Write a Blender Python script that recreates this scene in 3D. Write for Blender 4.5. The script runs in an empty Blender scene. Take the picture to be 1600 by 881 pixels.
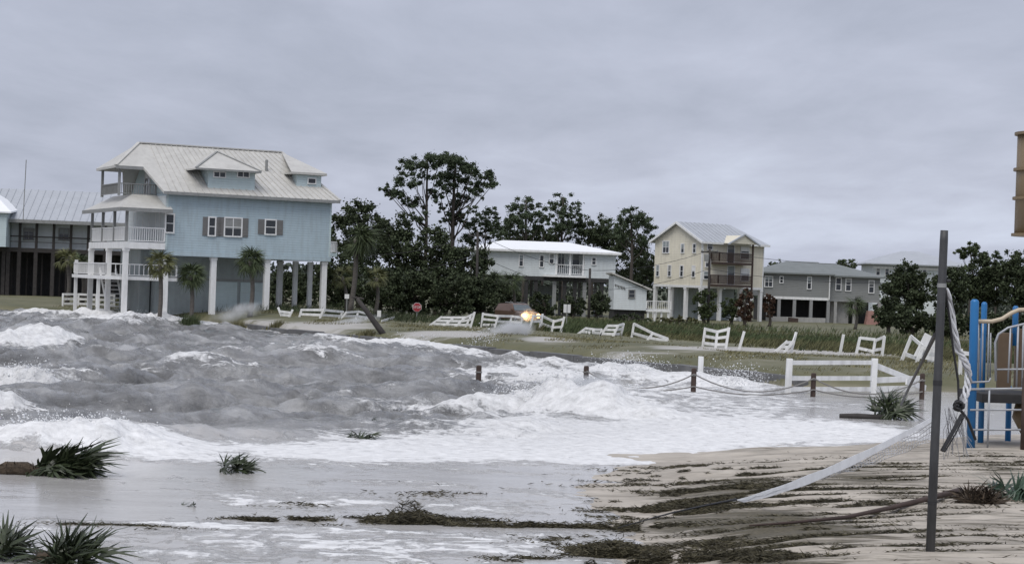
import bpy, bmesh, math, random
import numpy as np
from mathutils import Matrix, Vector, Euler
random.seed(7); rng = np.random.default_rng(7)
S = bpy.context.scene
COL = S.collection
R = math.radians
# ------------------------------------------------------------------ camera
FPX, CZ, ROLL = 2800.0, 3.4, R(2.0)
W2, H2 = 800.0, 440.5
cd = bpy.data.cameras.new('camera'); cam = bpy.data.objects.new('camera', cd); COL.objects.link(cam)
cd.sensor_width = 36; cd.lens = FPX / 1600 * 36; cd.clip_start = 0.1; cd.clip_end = 8000
cam.location = (0, 0, CZ); cam.rotation_euler = (R(90), -ROLL, 0)
S.camera = cam
# ------------------------------------------------------------------ sky
SUN_EL, SUN_AZ = R(60), R(205)
w = bpy.data.worlds.new('World'); S.world = w; w.use_nodes = True
nt = w.node_tree; N = nt.nodes; L = nt.links; N.clear()
out = N.new('ShaderNodeOutputWorld'); bg = N.new('ShaderNodeBackground'); bg.inputs[1].default_value = 0.1
sky = N.new('ShaderNodeTexSky'); sky.sky_type = 'NISHITA'; sky.sun_disc = False
sky.sun_elevation = SUN_EL; sky.sun_rotation = SUN_AZ; sky.dust_density = 3
tc = N.new('ShaderNodeTexCoord'); sep = N.new('ShaderNodeSeparateXYZ'); L.new(tc.outputs['Generated'], sep.inputs[0])
def wmath(op, a, b=None):
    n = N.new('ShaderNodeMath'); n.operation = op
    for i, v in enumerate((a, b)):
        if v is None: continue
        if isinstance(v, (int, float)): n.inputs[i].default_value = v
        else: L.new(v, n.inputs[i])
    return n.outputs[0]
zc = wmath('ADD', wmath('MAXIMUM', sep.outputs[2], 0.0), 0.10)
comb = N.new('ShaderNodeCombineXYZ')
L.new(wmath('DIVIDE', sep.outputs[0], zc), comb.inputs[0]); L.new(wmath('DIVIDE', sep.outputs[1], zc), comb.inputs[1])
def wnoise(scale, det, rough, dist, off):
    m = N.new('ShaderNodeMapping'); L.new(comb.outputs[0], m.inputs[0]); m.inputs['Location'].default_value = off
    m.inputs['Scale'].default_value = (1.0, 0.5, 1.0); m.inputs['Rotation'].default_value = (0, 0, R(-14))
    n = N.new('ShaderNodeTexNoise'); n.inputs['Scale'].default_value = scale; n.inputs['Detail'].default_value = det
    n.inputs['Roughness'].default_value = rough; n.inputs['Distortion'].default_value = dist
    L.new(m.outputs[0], n.inputs[0]); return n.outputs[0]
n1 = wnoise(0.45, 4, 0.5, 0.6, (2.6, 0.35, 0)); n2 = wnoise(2.2, 7, 0.6, 0.25, (5.2, 1.4, 0))
cl = wmath('ADD', wmath('MULTIPLY', n1, 0.68), wmath('MULTIPLY', n2, 0.32))
rmp = N.new('ShaderNodeValToRGB'); L.new(cl, rmp.inputs[0])
els = rmp.color_ramp.elements
els[0].position = 0.34; els[0].color = (0.29, 0.315, 0.385, 1)
els[1].position = 0.66; els[1].color = (0.50, 0.54, 0.64, 1)
e = els.new(0.5); e.color = (0.385, 0.41, 0.495, 1)
sc_ = N.new('ShaderNodeVectorMath'); sc_.operation = 'SCALE'; sc_.inputs['Scale'].default_value = 10.0
L.new(rmp.outputs[0], sc_.inputs[0])
mx = N.new('ShaderNodeMix'); mx.data_type = 'RGBA'; mx.inputs[0].default_value = 0.95
L.new(sky.outputs[0], mx.inputs[6]); L.new(sc_.outputs[0], mx.inputs[7])
L.new(mx.outputs[2], bg.inputs[0]); L.new(bg.outputs[0], out.inputs[0])
# ------------------------------------------------------------------ sun (overcast) and exposure
sd = bpy.data.lights.new('sun', 'SUN'); so = bpy.data.objects.new('sun', sd); COL.objects.link(so)
sd.energy = 1.5; sd.angle = R(40); sd.color = (1.0, 0.97, 0.93)
so.rotation_euler = Vector((math.sin(SUN_AZ) * math.cos(SUN_EL), math.cos(SUN_AZ) * math.cos(SUN_EL), math.sin(SUN_EL))).to_track_quat('Z', 'Y').to_euler(); so.location = (0, 0, 60)
S.view_settings.view_transform = 'Standard'; S.view_settings.look = 'None'
S.view_settings.exposure = 0.46; S.view_settings.gamma = 1.0; S.view_settings.use_curve_mapping = False
S.cycles.max_bounces = 6; S.cycles.volume_bounces = 1; S.cycles.transparent_max_bounces = 8
# ------------------------------------------------------------------ pixel helpers (photograph pixels -> world rays)
cr, sr = math.cos(ROLL), math.sin(ROLL)
def ray(px, py):
    u, v = px - W2, py - H2
    return Vector(((u * cr + v * sr) / FPX, 1.0, -(-u * sr + v * cr) / FPX))
def at(px, py, Y):
    d = ray(px, py); return Vector((d.x * Y, Y, CZ + d.z * Y))
def atz(px, py, z):
    d = ray(px, py); Y = (z - CZ) / d.z; return Vector((d.x * Y, Y, z))
# ------------------------------------------------------------------ noise
def _h(ix, iy, seed):
    n = (ix.astype(np.int64) * 374761393 + iy.astype(np.int64) * 668265263 + seed * 1274126177) & 0x7fffffff
    n = ((n ^ (n >> 13)) * 1274126177) & 0x7fffffff
    n = (n ^ (n >> 16)) & 0xffff
    return n / 65535.0
def vnoise(x, y, seed=0):
    x = np.asarray(x, float); y = np.asarray(y, float)
    ix, iy = np.floor(x), np.floor(y); fx, fy = x - ix, y - iy
    fx = fx * fx * (3 - 2 * fx); fy = fy * fy * (3 - 2 * fy)
    a, b = _h(ix, iy, seed), _h(ix + 1, iy, seed); c, d = _h(ix, iy + 1, seed), _h(ix + 1, iy + 1, seed)
    return (a + (b - a) * fx) * (1 - fy) + (c + (d - c) * fx) * fy
def fbm(x, y, o=4, seed=0, g=0.5):
    s = 0; a = 1; t = 0
    for i in range(o):
        s = s + a * vnoise(x * 2 ** i + 17.3 * i, y * 2 ** i - 9.1 * i, seed + i); t += a; a *= g
    return s / t
def sst(a, b, x):
    t = np.clip((np.asarray(x, float) - a) / (b - a), 0, 1); return t * t * (3 - 2 * t)
# ------------------------------------------------------------------ ground height
WALLPX = [(-900, 470), (-250, 478), (0, 482), (170, 487), (330, 497), (450, 513), (600, 527), (830, 547), (1100, 571), (1230, 588), (1450, 596), (1620, 602), (2200, 622)]
WP = np.array([tuple(atz(a, b, 0.35))[:2] for a, b in WALLPX])
WP = np.vstack([[-400, WP[0, 1] + 40], WP, [400, WP[-1, 1] - 5]])
def wall_y(X): return np.interp(X, WP[:, 0], WP[:, 1])
SHY = np.array([0, 10, 23, 27, 31, 36, 41, 44, 47, 52]); SHX = np.array([-2.0, 0.0, 1.9, 2.3, 2.5, 3.8, 9.0, 15.0, 30.0, 60.0])
def shore_x(Y): return np.interp(Y, SHY, SHX)
def ground_z(X, Y):
    X = np.asarray(X, float); Y = np.asarray(Y, float)
    d = X - shore_x(Y) + (fbm(X * 0.4, Y * 0.55, 4, 5) - 0.5) * 2.6
    near = np.where(d > 0, 0.03 + 0.42 * (1 - np.exp(-np.maximum(d, 0) / 3.4)), np.maximum(0.03 + 0.03 * d, -1.2))
    near = np.where(Y > 52, np.minimum(near, -0.35), near)
    dl = Y - wall_y(X)
    land = 0.52 + 0.2 * sst(0, 12, dl) + 0.2 * sst(8, 18, -X) * sst(0, 8, dl)
    land = land - 0.34 * sst(10, 20, dl) * sst(-14, -6, X) - 0.25 * sst(16, 45, dl) * sst(135, 165, Y) + (fbm(X * 0.12, Y * 0.12, 4, 9) - 0.5) * 0.12
    land = land * sst(-0.6, 1.8, dl * (1 + 0.8 * (X < -12)) + (fbm(X * .6, Y * .6, 3, 2) - .5) * 1.5 * (X < -12))
    t = sst(-0.9, 0.2, dl)
    return np.where(dl > -0.9, near * (1 - t) + land * t, near)
def gz(x, y): return float(ground_z(x, y))
def hit(px, py, water=True, Y0=14, Y1=420):
    d = ray(px, py); prev = Y0; Y = Y0
    while Y < Y1:
        z = CZ + d.z * Y; g = gz(d.x * Y, Y)
        if water: g = max(g, 0.0)
        if z <= g: break
        prev = Y; Y *= 1.01
    a, b = prev, Y
    for _ in range(14):
        m = (a + b) / 2; z = CZ + d.z * m; g = gz(d.x * m, m)
        if water: g = max(g, 0.0)
        if z <= g: b = m
        else: a = m
    return Vector((d.x * b, b, CZ + d.z * b))
# ------------------------------------------------------------------ materials
MATS = {}
def mat(name, col, rough=0.7, var=0.12, scale=3.0, bump=0.0, bscale=40.0, metal=0.0, stretch=(1, 1, 1), grime=0.0, lap=0.0, island=0.0, spec=0.5):
    if name in MATS: return MATS[name]
    m = bpy.data.materials.new(name); m.use_nodes = True; nt = m.node_tree; N = nt.nodes; L = nt.links
    b = N['Principled BSDF']; b.inputs['Roughness'].default_value = rough; b.inputs['Metallic'].default_value = metal
    b.inputs['Specular IOR Level'].default_value = spec
    tc = N.new('ShaderNodeTexCoord'); mp = N.new('ShaderNodeMapping'); L.new(tc.outputs['Object'], mp.inputs[0])
    mp.inputs['Scale'].default_value = stretch
    no = N.new('ShaderNodeTexNoise'); no.inputs['Scale'].default_value = scale; no.inputs['Detail'].default_value = 6; no.inputs['Roughness'].default_value = 0.65
    L.new(mp.outputs[0], no.inputs[0])
    rp = N.new('ShaderNodeValToRGB'); L.new(no.outputs[0], rp.inputs[0])
    rp.color_ramp.elements[0].position = 0.3; rp.color_ramp.elements[1].position = 0.7
    rp.color_ramp.elements[0].color = tuple(c * (1 - var) for c in col) + (1,)
    rp.color_ramp.elements[1].color = tuple(min(1, c * (1 + var)) for c in col) + (1,)
    colo = rp.outputs[0]
    if island:
        g = N.new('ShaderNodeNewGeometry'); mr = N.new('ShaderNodeMapRange'); L.new(g.outputs['Random Per Island'], mr.inputs[0])
        mr.inputs[3].default_value = 1 - island; mr.inputs[4].default_value = 1 + island
        vm = N.new('ShaderNodeVectorMath'); vm.operation = 'SCALE'; L.new(colo, vm.inputs[0]); L.new(mr.outputs[0], vm.inputs['Scale']); colo = vm.outputs[0]
    if grime:
        m2 = N.new('ShaderNodeMapping'); L.new(tc.outputs['Object'], m2.inputs[0]); m2.inputs['Scale'].default_value = (2.5, 2.5, 0.35)
        n2 = N.new('ShaderNodeTexNoise'); n2.inputs['Scale'].default_value = 1.6; n2.inputs['Detail'].default_value = 5; L.new(m2.outputs[0], n2.inputs[0])
        mr = N.new('ShaderNodeMapRange'); L.new(n2.outputs[0], mr.inputs[0]); mr.inputs[1].default_value = 0.45; mr.inputs[2].default_value = 0.75
        mr.inputs[3].default_value = 0; mr.inputs[4].default_value = grime
        mi = N.new('ShaderNodeMix'); mi.data_type = 'RGBA'; L.new(mr.outputs[0], mi.inputs[0]); L.new(colo, mi.inputs[6]); mi.inputs[7].default_value = (0.16, 0.15, 0.13, 1); colo = mi.outputs[2]
    L.new(colo, b.inputs['Base Color'])
    if bump:
        n3 = N.new('ShaderNodeTexNoise'); n3.inputs['Scale'].default_value = bscale; n3.inputs['Detail'].default_value = 4; L.new(mp.outputs[0], n3.inputs[0])
        bp = N.new('ShaderNodeBump'); bp.inputs['Strength'].default_value = bump; bp.inputs['Distance'].default_value = 0.02; L.new(n3.outputs[0], bp.inputs['Height']); L.new(bp.outputs[0], b.inputs['Normal'])
    if lap:
        se = N.new('ShaderNodeSeparateXYZ'); L.new(tc.outputs['Object'], se.inputs[0])
        mm = N.new('ShaderNodeMath'); mm.operation = 'DIVIDE'; L.new(se.outputs[2], mm.inputs[0]); mm.inputs[1].default_value = lap
        fr = N.new('ShaderNodeMath'); fr.operation = 'FRACT'; L.new(mm.outputs[0], fr.inputs[0])
        bp = N.new('ShaderNodeBump'); bp.inputs['Strength'].default_value = 1.0; bp.inputs['Distance'].default_value = 0.02; bp.invert = True; L.new(fr.outputs[0], bp.inputs['Height']); L.new(bp.outputs[0], b.inputs['Normal'])
    MATS[name] = m; return m
def emis(name, col, st):
    m = bpy.data.materials.new(name); m.use_nodes = True; b = m.node_tree.nodes['Principled BSDF']
    b.inputs['Base Color'].default_value = (*col, 1); b.inputs['Emission Color'].default_value = (*col, 1); b.inputs['Emission Strength'].default_value = st; return m
M_white = mat('white_paint', (0.78, 0.78, 0.77), 0.5, 0.05, 4, grime=0.22)
M_vinyl = mat('white_vinyl', (0.80, 0.80, 0.79), 0.4, 0.06, 3, grime=0.32)
M_blue = mat('blue_lap_siding', (0.385, 0.475, 0.52), 0.6, 0.06, 0.7, lap=0.16, grime=0.26)
M_pale = mat('pale_aqua_siding', (0.50, 0.59, 0.60), 0.6, 0.06, 0.8, lap=0.16, grime=0.1)
M_roofw = mat('galvanised_roof', (0.50, 0.49, 0.46), 0.5, 0.10, 0.9, metal=0.0, grime=0.18)
M_roofg = mat('grey_metal_roof', (0.40, 0.42, 0.45), 0.45, 0.07, 0.8, grime=0.12)
M_roofbright = mat('white_membrane_roof', (0.86, 0.87, 0.88), 0.4, 0.03, 1)
M_roofgreen = mat('green_grey_roof', (0.175, 0.19, 0.186), 0.6, 0.1, 0.8)
M_greytrim = mat('weathered_grey_trim', (0.26, 0.265, 0.26), 0.7, 0.15, 5, grime=0.25)
M_glass = mat('window_glass', (0.03, 0.035, 0.04), 0.07, 0.2, 2)
M_shutter = mat('grey_brown_shutter', (0.17, 0.165, 0.16), 0.6, 0.1, 5)
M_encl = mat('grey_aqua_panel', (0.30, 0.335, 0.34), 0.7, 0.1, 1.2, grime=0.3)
M_yellow = mat('cream_lap_siding', (0.70, 0.655, 0.53), 0.6, 0.05, 0.8, lap=0.18, grime=0.22)
M_grey = mat('grey_lap_siding', (0.215, 0.222, 0.215), 0.65, 0.06, 0.8, lap=0.18, grime=0.1)
M_whites = mat('white_lap_siding', (0.60, 0.64, 0.645), 0.6, 0.05, 0.8, lap=0.18, grime=0.15)
M_brownw = mat('dark_brown_wood', (0.055, 0.035, 0.028), 0.75, 0.25, 5, bump=0.3)
M_dark = mat('dark_paint_and_void_shade', (0.035, 0.034, 0.034), 0.85, 0.2, 2)  # dark paint; on under-house boxes its colour stands for the shaded void
M_darkw = mat('charred_timber', (0.045, 0.04, 0.037), 0.85, 0.3, 4, bump=0.3)
M_conc = mat('concrete', (0.34, 0.335, 0.32), 0.85, 0.15, 2, bump=0.3, grime=0.3)
M_wall = mat('dark_wet_seawall', (0.115, 0.115, 0.115), 0.55, 0.4, 1.2, bump=0.5, bscale=8, grime=0.3)
M_bark = mat('bark', (0.06, 0.05, 0.042), 0.9, 0.3, 6, bump=0.6, bscale=20, stretch=(1, 1, .3))
M_palmbark = mat('palm_bark', (0.10, 0.09, 0.08), 0.9, 0.3, 8, bump=0.8, bscale=20, stretch=(.5, .5, 2))
M_leafd = mat('dark_leaves', (0.050, 0.064, 0.033), 0.7, 0.5, 0.5, island=0.5, spec=0.2)
M_leafm = mat('mid_leaves', (0.065, 0.085, 0.038), 0.7, 0.35, 0.5, island=0.5, spec=0.2)
M_pine = mat('pine_needles', (0.066, 0.088, 0.050), 0.7, 0.3, 0.6, island=0.45, spec=0.2)
M_leaff = mat('far_leaves', (0.055, 0.066, 0.052), 0.8, 0.3, 0.3, island=0.4, spec=0.1)
M_leafr = mat('rusty_leaves', (0.075, 0.045, 0.03), 0.8, 0.3, 0.6, island=0.4, spec=0.2)
M_frond = mat('palm_frond_green', (0.062, 0.082, 0.036), 0.55, 0.3, 1.5, island=0.4, spec=0.3)
M_frondy = mat('palm_frond_olive', (0.115, 0.12, 0.05), 0.6, 0.3, 1.5, island=0.35, spec=0.3)
M_frondw = mat('wet_frond_green', (0.040, 0.052, 0.026), 0.4, 0.3, 2, island=0.5, spec=0.4)
M_frondb = mat('wet_frond_bluegreen', (0.05, 0.082, 0.055), 0.4, 0.3, 2, island=0.4, spec=0.4)
M_root = mat('rusty_root_fibre', (0.055, 0.040, 0.026), 0.9, 0.5, 9, island=0.5, bump=0.5)
M_oats = mat('brown_green_reeds', (0.105, 0.104, 0.052), 0.8, 0.4, 0.35, island=0.5, spec=0.2)
M_grass = mat('lawn_grass', (0.17, 0.158, 0.085), 0.8, 0.35, 0.25, island=0.4, spec=0.2)
M_wrack = mat('dark_seaweed', (0.062, 0.055, 0.033), 0.75, 0.45, 2, island=0.6, spec=0.3)
M_rope = mat('grey_rope', (0.22, 0.21, 0.20), 0.85, 0.2, 20)
M_black = mat('black_rubber', (0.022, 0.022, 0.024), 0.6, 0.2, 10)
M_bollard = mat('brown_bollard_timber', (0.065, 0.043, 0.034), 0.8, 0.3, 8, bump=0.5, stretch=(1, 1, .2))
M_pole = mat('tarred_grey_post', (0.048, 0.049, 0.052), 0.55, 0.4, 6, bump=0.4, stretch=(1, 1, .25), grime=0.15)
M_netw = mat('white_net_tape', (0.74, 0.75, 0.77), 0.6, 0.08, 8, grime=0.15)
M_netg = mat('grey_net_cord', (0.34, 0.34, 0.35), 0.7, 0.1, 8)
M_pblue = mat('blue_powder_coat', (0.02, 0.16, 0.40), 0.35, 0.08, 4, grime=0.06)
M_galv = mat('grey_steel_tube', (0.36, 0.375, 0.40), 0.4, 0.12, 6, metal=0.2, grime=0.15)
M_tan = mat('tan_plastic', (0.20, 0.145, 0.08), 0.5, 0.1, 1.5, grime=0.15)
M_tanr = mat('pale_tan_plastic', (0.50, 0.42, 0.31), 0.45, 0.1, 2)
M_pbrown = mat('brown_plastic', (0.13, 0.088, 0.052), 0.5, 0.12, 3)
M_red = mat('stop_red', (0.33, 0.035, 0.045), 0.5, 0.06, 5)
M_sign = mat('sign_white', (0.7, 0.7, 0.68), 0.5, 0.05, 5)
M_pink = mat('salmon_stucco', (0.36, 0.20, 0.17), 0.8, 0.15, 3)
M_car = mat('bronze_car_paint', (0.14, 0.085, 0.06), 0.3, 0.1, 2, metal=0.3)
M_tyre = mat('tyre', (0.02, 0.02, 0.02), 0.8, 0.1, 9)
M_wind = mat('windscreen', (0.10, 0.12, 0.13), 0.06, 0.1, 2)
M_lamp = emis('headlight_glow', (1.0, 0.55, 0.18), 4)
# ------------------------------------------------------------------ mesh builder
class MB:
    def __init__(s): s.v = []; s.f = []
    def add(s, vs, fs):
        o = len(s.v); s.v += [tuple(v) for v in vs]; s.f += [tuple(i + o for i in f) for f in fs]; return s
    def box(s, x0, x1, y0, y1, z0, z1):
        return s.add([(x0, y0, z0), (x1, y0, z0), (x1, y1, z0), (x0, y1, z0), (x0, y0, z1), (x1, y0, z1), (x1, y1, z1), (x0, y1, z1)],
                     [(0, 3, 2, 1), (4, 5, 6, 7), (0, 1, 5, 4), (1, 2, 6, 5), (2, 3, 7, 6), (3, 0, 4, 7)])
    def bar(s, a, b, w=0.05, h=None, up=(0, 0, 1)):
        a = Vector(a); b = Vector(b); h = h or w; d = (b - a).normalized(); up = Vector(up)
        x = d.cross(up)
        if x.length < 1e-4: x = d.cross(Vector((1, 0, 0)))
        x.normalize(); y = x.cross(d).normalized(); x = x * w / 2; y = y * h / 2
        vs = [p + sx * x + sy * y for p in (a, b) for sx, sy in ((-1, -1), (1, -1), (1, 1), (-1, 1))]
        return s.add(vs, [(3, 2, 1, 0), (4, 5, 6, 7), (0, 1, 5, 4), (1, 2, 6, 5), (2, 3, 7, 6), (3, 0, 4, 7)])
    def tube(s, pts, r, n=8, cap=True):
        pts = [Vector(p) for p in pts]; k = len(pts); rr = r if isinstance(r, (list, tuple)) else [r] * k
        o = len(s.v); ref = None
        for i, p in enumerate(pts):
            d = (pts[min(i + 1, k - 1)] - pts[max(i - 1, 0)]).normalized()
            if ref is None: ref = Vector((0, 0, 1)).cross(d); ref = ref if ref.length > 0.05 else Vector((1, 0, 0))
            x = (ref - d * ref.dot(d)).normalized(); y = d.cross(x); ref = x
            for j in range(n):
                a = 2 * math.pi * j / n; s.v.append(tuple(p + (x * math.cos(a) + y * math.sin(a)) * rr[i]))
        for i in range(k - 1):
            for j in range(n):
                a = o + i * n + j; b = o + i * n + (j + 1) % n; s.f.append((a, b, b + n, a + n))
        if cap:
            s.f.append(tuple(o + j for j in reversed(range(n)))); s.f.append(tuple(o + (k - 1) * n + j for j in range(n)))
        return s
    def lathe(s, prof, n=16, c=(0, 0, 0)):
        o = len(s.v); c = Vector(c)
        for r_, z in prof:
            for j in range(n):
                a = 2 * math.pi * j / n; s.v.append((c.x + r_ * math.cos(a), c.y + r_ * math.sin(a), c.z + z))
        for i in range(len(prof) - 1):
            for j in range(n):
                a = o + i * n + j; b = o + i * n + (j + 1) % n; s.f.append((a, b, b + n, a + n))
        s.f.append(tuple(o + j for j in reversed(range(n)))); s.f.append(tuple(o + (len(prof) - 1) * n + j for j in range(n)))
        return s
    def slab(s, poly, th):
        th = Vector(th); n = len(poly); a = [Vector(p) for p in poly]
        return s.add(a + [p + th for p in a], [tuple(range(n))] + [tuple(reversed(range(n, 2 * n)))] + [(i, n + i, n + (i + 1) % n, (i + 1) % n) for i in range(n)])
    def build(s, name, m, parent=None, smooth=False, bevel=0.0):
        me = bpy.data.meshes.new(name); me.from_pydata(s.v, [], s.f)
        b = bmesh.new(); b.from_mesh(me); bmesh.ops.recalc_face_normals(b, faces=b.faces)
        if bevel: bmesh.ops.bevel(b, geom=b.edges[:], offset=bevel, segments=2, affect='EDGES', profile=0.7)
        b.to_mesh(me); b.free()
        if smooth:
            for p in me.polygons: p.use_smooth = True
        me.materials.append(m)
        o = bpy.data.objects.new(name, me); COL.objects.link(o)
        if parent: o.parent = parent
        return o
def npmesh(name, verts, faces, m, parent=None, smooth=False):
    """verts (n,3), faces (k,3|4) arrays -> object"""
    me = bpy.data.meshes.new(name); k = faces.shape[1]
    me.vertices.add(len(verts)); me.vertices.foreach_set('co', np.ascontiguousarray(verts, dtype=np.float32).ravel())
    me.loops.add(faces.size); me.loops.foreach_set('vertex_index', np.ascontiguousarray(faces, dtype=np.int32).ravel())
    me.polygons.add(len(faces)); me.polygons.foreach_set('loop_start', np.arange(0, faces.size, k, dtype=np.int32))
    try: me.polygons.foreach_set('loop_total', np.full(len(faces), k, dtype=np.int32))
    except Exception: pass
    if smooth: me.polygons.foreach_set('use_smooth', np.ones(len(faces), dtype=bool))
    me.update(calc_edges=True); me.validate()
    me.materials.append(m)
    o = bpy.data.objects.new(name, me); COL.objects.link(o)
    if parent: o.parent = parent
    return o
def tag(o, label=None, cat=None, group=None, kind=None):
    if label: o['label'] = label
    if cat: o['category'] = cat
    if group: o['group'] = group
    if kind: o['kind'] = kind
    return o
def thing(name, label, cat, loc=(0, 0, 0), rz=0.0, group=None, rx=0.0, ry=0.0):
    o = bpy.data.objects.new(name, None); COL.objects.link(o); o.empty_display_size = 0.3
    o.location = loc; o.rotation_euler = (rx, ry, rz); return tag(o, label, cat, group)
class Frame:
    """a building's own frame: x along its front, y into its depth; finds where photograph pixels meet its planes"""
    def __init__(s, px, py, Y, ang, z0):
        p = at(px, py, Y); s.o = Vector((p.x, p.y, z0)); s.a = ang
        s.Ri = Matrix.Rotation(-ang, 3, 'Z')
        s.p = s.Ri @ (Vector((0, 0, CZ)) - s.o)
    def front(s, px, py, c=0.0):
        d = s.Ri @ ray(px, py); t = (c - s.p.y) / d.y; return s.p.x + d.x * t, s.p.z + d.z * t
    def side(s, px, py, c=0.0):
        d = s.Ri @ ray(px, py); t = (c - s.p.x) / d.x; return s.p.y + d.y * t, s.p.z + d.z * t
    def root(s, name, label, cat, group=None): return thing(name, label, cat, s.o, s.a, group)
# ================================================================== THE SETTING
def grid_xy(nu, nv, Y0, Y1, umax, uout, nout, skew=1.0):
    u = np.linspace(-umax, umax, nu); o = np.geomspace(umax, uout, nout + 1)[1:]
    u = np.concatenate([-o[::-1], u, o]); Y = np.geomspace(Y0, Y1, nv)
    U, V = np.meshgrid(u, Y); return U * V, V
def grid_faces(nr, nc):
    i = np.arange(nr * nc).reshape(nr, nc)
    return np.stack([i[:-1, :-1], i[:-1, 1:], i[1:, 1:], i[1:, :-1]], -1).reshape(-1, 4)
def set_attr(o, name, arr):
    a = o.data.attributes.new(name, 'FLOAT', 'POINT'); a.data.foreach_set('value', np.ascontiguousarray(arr, dtype=np.float32).ravel())
def blobs(X, Y, items, z=0.0):
    """soft patches on the ground given by where they lie in the photograph: (px, py, half width px, half height px, weight)"""
    f = np.zeros_like(X)
    for px, py, rx, ry, wt in items:
        p = atz(px, py, z); a = rx * p.y / FPX; b = max(ry * p.y ** 2 / (FPX * (CZ - z)), 0.25)
        f = f + wt * np.exp(-(((X - p.x) / a) ** 2 + ((Y - p.y) / b) ** 2) ** 1.5)
    return f
# ---- ground sheet: beach sand, sea floor and the low land, out to the horizon
GX, GY = grid_xy(340, 760, 9, 420, 0.36, 3.5, 14)
GZ = ground_z(GX, GY)
dn = GX - shore_x(GY)
mask_s = sst(0.0, 1.5, dn) * (GY < 51)
rip = np.sin((GY - 0.14 * GX + 1.1 * fbm(GX * 0.14, GY * 0.5, 3, 31)) * 2 * math.pi / 0.6)
rip = (0.5 + 0.5 * rip) ** 1.6 * (0.35 + 0.65 * fbm(GX * 0.3, GY * 1.1, 3, 33))
GZ = GZ + mask_s * (0.065 * rip + 0.05 * (fbm(GX * 0.9, GY * 2.2, 4, 35) - 0.5))
far = np.array([[-2500, 418], [2500, 418], [4500, 6000], [-4500, 6000]], float)
gv = np.stack([GX, GY, GZ], -1).reshape(-1, 3); gf = grid_faces(*GX.shape)
wr = blobs(GX, GY, [(1130, 735, 130, 14, .8), (1140, 775, 150, 18, .9), (1060, 800, 110, 10, .6), (1250, 800, 120, 20, .6), (1350, 730, 90, 18, .55), (1050, 870, 160, 14, 1.0), (1200, 850, 130, 22, .6), (1560, 725, 60, 12, .5), (1300, 860, 90, 12, .4), (1180, 720, 40, 6, .5)], 0.5)
wr = wr + 0.16 * mask_s + mask_s * 0.38 * (1 - sst(.0, .35, rip)) * fbm(GX * .35, GY * .5, 3, 37)
m = bpy.data.materials.new('sand_and_soil'); m.use_nodes = True; nt = m.node_tree; N = nt.nodes; L = nt.links; b = N['Principled BSDF']
def nd(t, **k):
    n = N.new(t)
    for a, v in k.items(): setattr(n, a, v)
    return n
def lk(a, bb): L.new(a, bb)
def noise(vec, scale, det=5, rough=0.6, dist=0.0):
    n = nd('ShaderNodeTexNoise'); n.inputs['Scale'].default_value = scale; n.inputs['Detail'].default_value = det; n.inputs['Roughness'].default_value = rough; n.inputs['Distortion'].default_value = dist
    lk(vec, n.inputs[0]); return n.outputs[0]
def mapped(scale, loc=(0, 0, 0), rot=0.0):
    t = nd('ShaderNodeTexCoord'); mp = nd('ShaderNodeMapping'); mp.inputs['Scale'].default_value = scale; mp.inputs['Location'].default_value = loc; mp.inputs['Rotation'].default_value = (0, 0, rot); lk(t.outputs['Object'], mp.inputs[0]); return mp.outputs[0]
def math_(op, a, bb=None, clamp=False):
    n = nd('ShaderNodeMath', operation=op, use_clamp=clamp)
    for i, v in enumerate((a, bb)):
        if v is None: continue
        if isinstance(v, (int, float)): n.inputs[i].default_value = v
        else: lk(v, n.inputs[i])
    return n.outputs[0]
def ramp(f, stops):
    n = nd('ShaderNodeValToRGB'); lk(f, n.inputs[0]); e = n.color_ramp.elements
    while len(e) < len(stops): e.new(0.5)
    for q, (p, c) in zip(e, stops): q.position = p; q.color = (*c, 1) if len(c) == 3 else c
    return n.outputs[0]
def mixc(f, a, bb):
    n = nd('ShaderNodeMix', data_type='RGBA')
    for i, v in ((0, f), (6, a), (7, bb)):
        if isinstance(v, (int, float)): n.inputs[i].default_value = v
        elif isinstance(v, tuple): n.inputs[i].default_value = (*v, 1)
        else: lk(v, n.inputs[i])
    return n.outputs[2]
def smooth(f, a, bb):
    n = nd('ShaderNodeMapRange', interpolation_type='SMOOTHSTEP'); lk(f, n.inputs[0]); n.inputs[1].default_value = a; n.inputs[2].default_value = bb; return n.outputs[0]
def attr(nm):
    n = nd('ShaderNodeAttribute', attribute_name=nm); return n.outputs['Fac']
sand = ramp(noise(mapped((1, 2.2, 1)), 0.9, 6), [(0.3, (0.29, 0.258, 0.215)), (0.55, (0.44, 0.395, 0.335)), (0.75, (0.54, 0.49, 0.42))])
litter = smooth(math_('ADD', math_('MULTIPLY', attr('wrack'), 0.27), noise(mapped((0.30, 4.0, 1), rot=-.13), 2.3, 9, 0.74)), 0.55, 0.75)
sand = mixc(litter, sand, ramp(noise(mapped((3, 6, 1)), 6, 4), [(0.3, (0.045, 0.04, 0.024)), (0.7, (0.13, 0.11, 0.07))]))
soil = ramp(noise(mapped((1, 1, 1)), 0.35, 6), [(0.3, (0.075, 0.078, 0.035)), (0.55, (0.125, 0.12, 0.06)), (0.72, (0.20, 0.185, 0.13))])
over = smooth(math_('ADD', attr('overwash'), math_('MULTIPLY', noise(mapped((1, 3, 1)), 0.5, 6), 0.6)), 0.55, 0.8)
soil = mixc(over, soil, (0.40, 0.385, 0.36))
c = mixc(attr('land'), sand, soil)
lk(c, b.inputs['Base Color']); b.inputs['Roughness'].default_value = 0.68
bp = nd('ShaderNodeBump'); bp.inputs['Strength'].default_value = 0.6; bp.inputs['Distance'].default_value = 0.02
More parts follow.
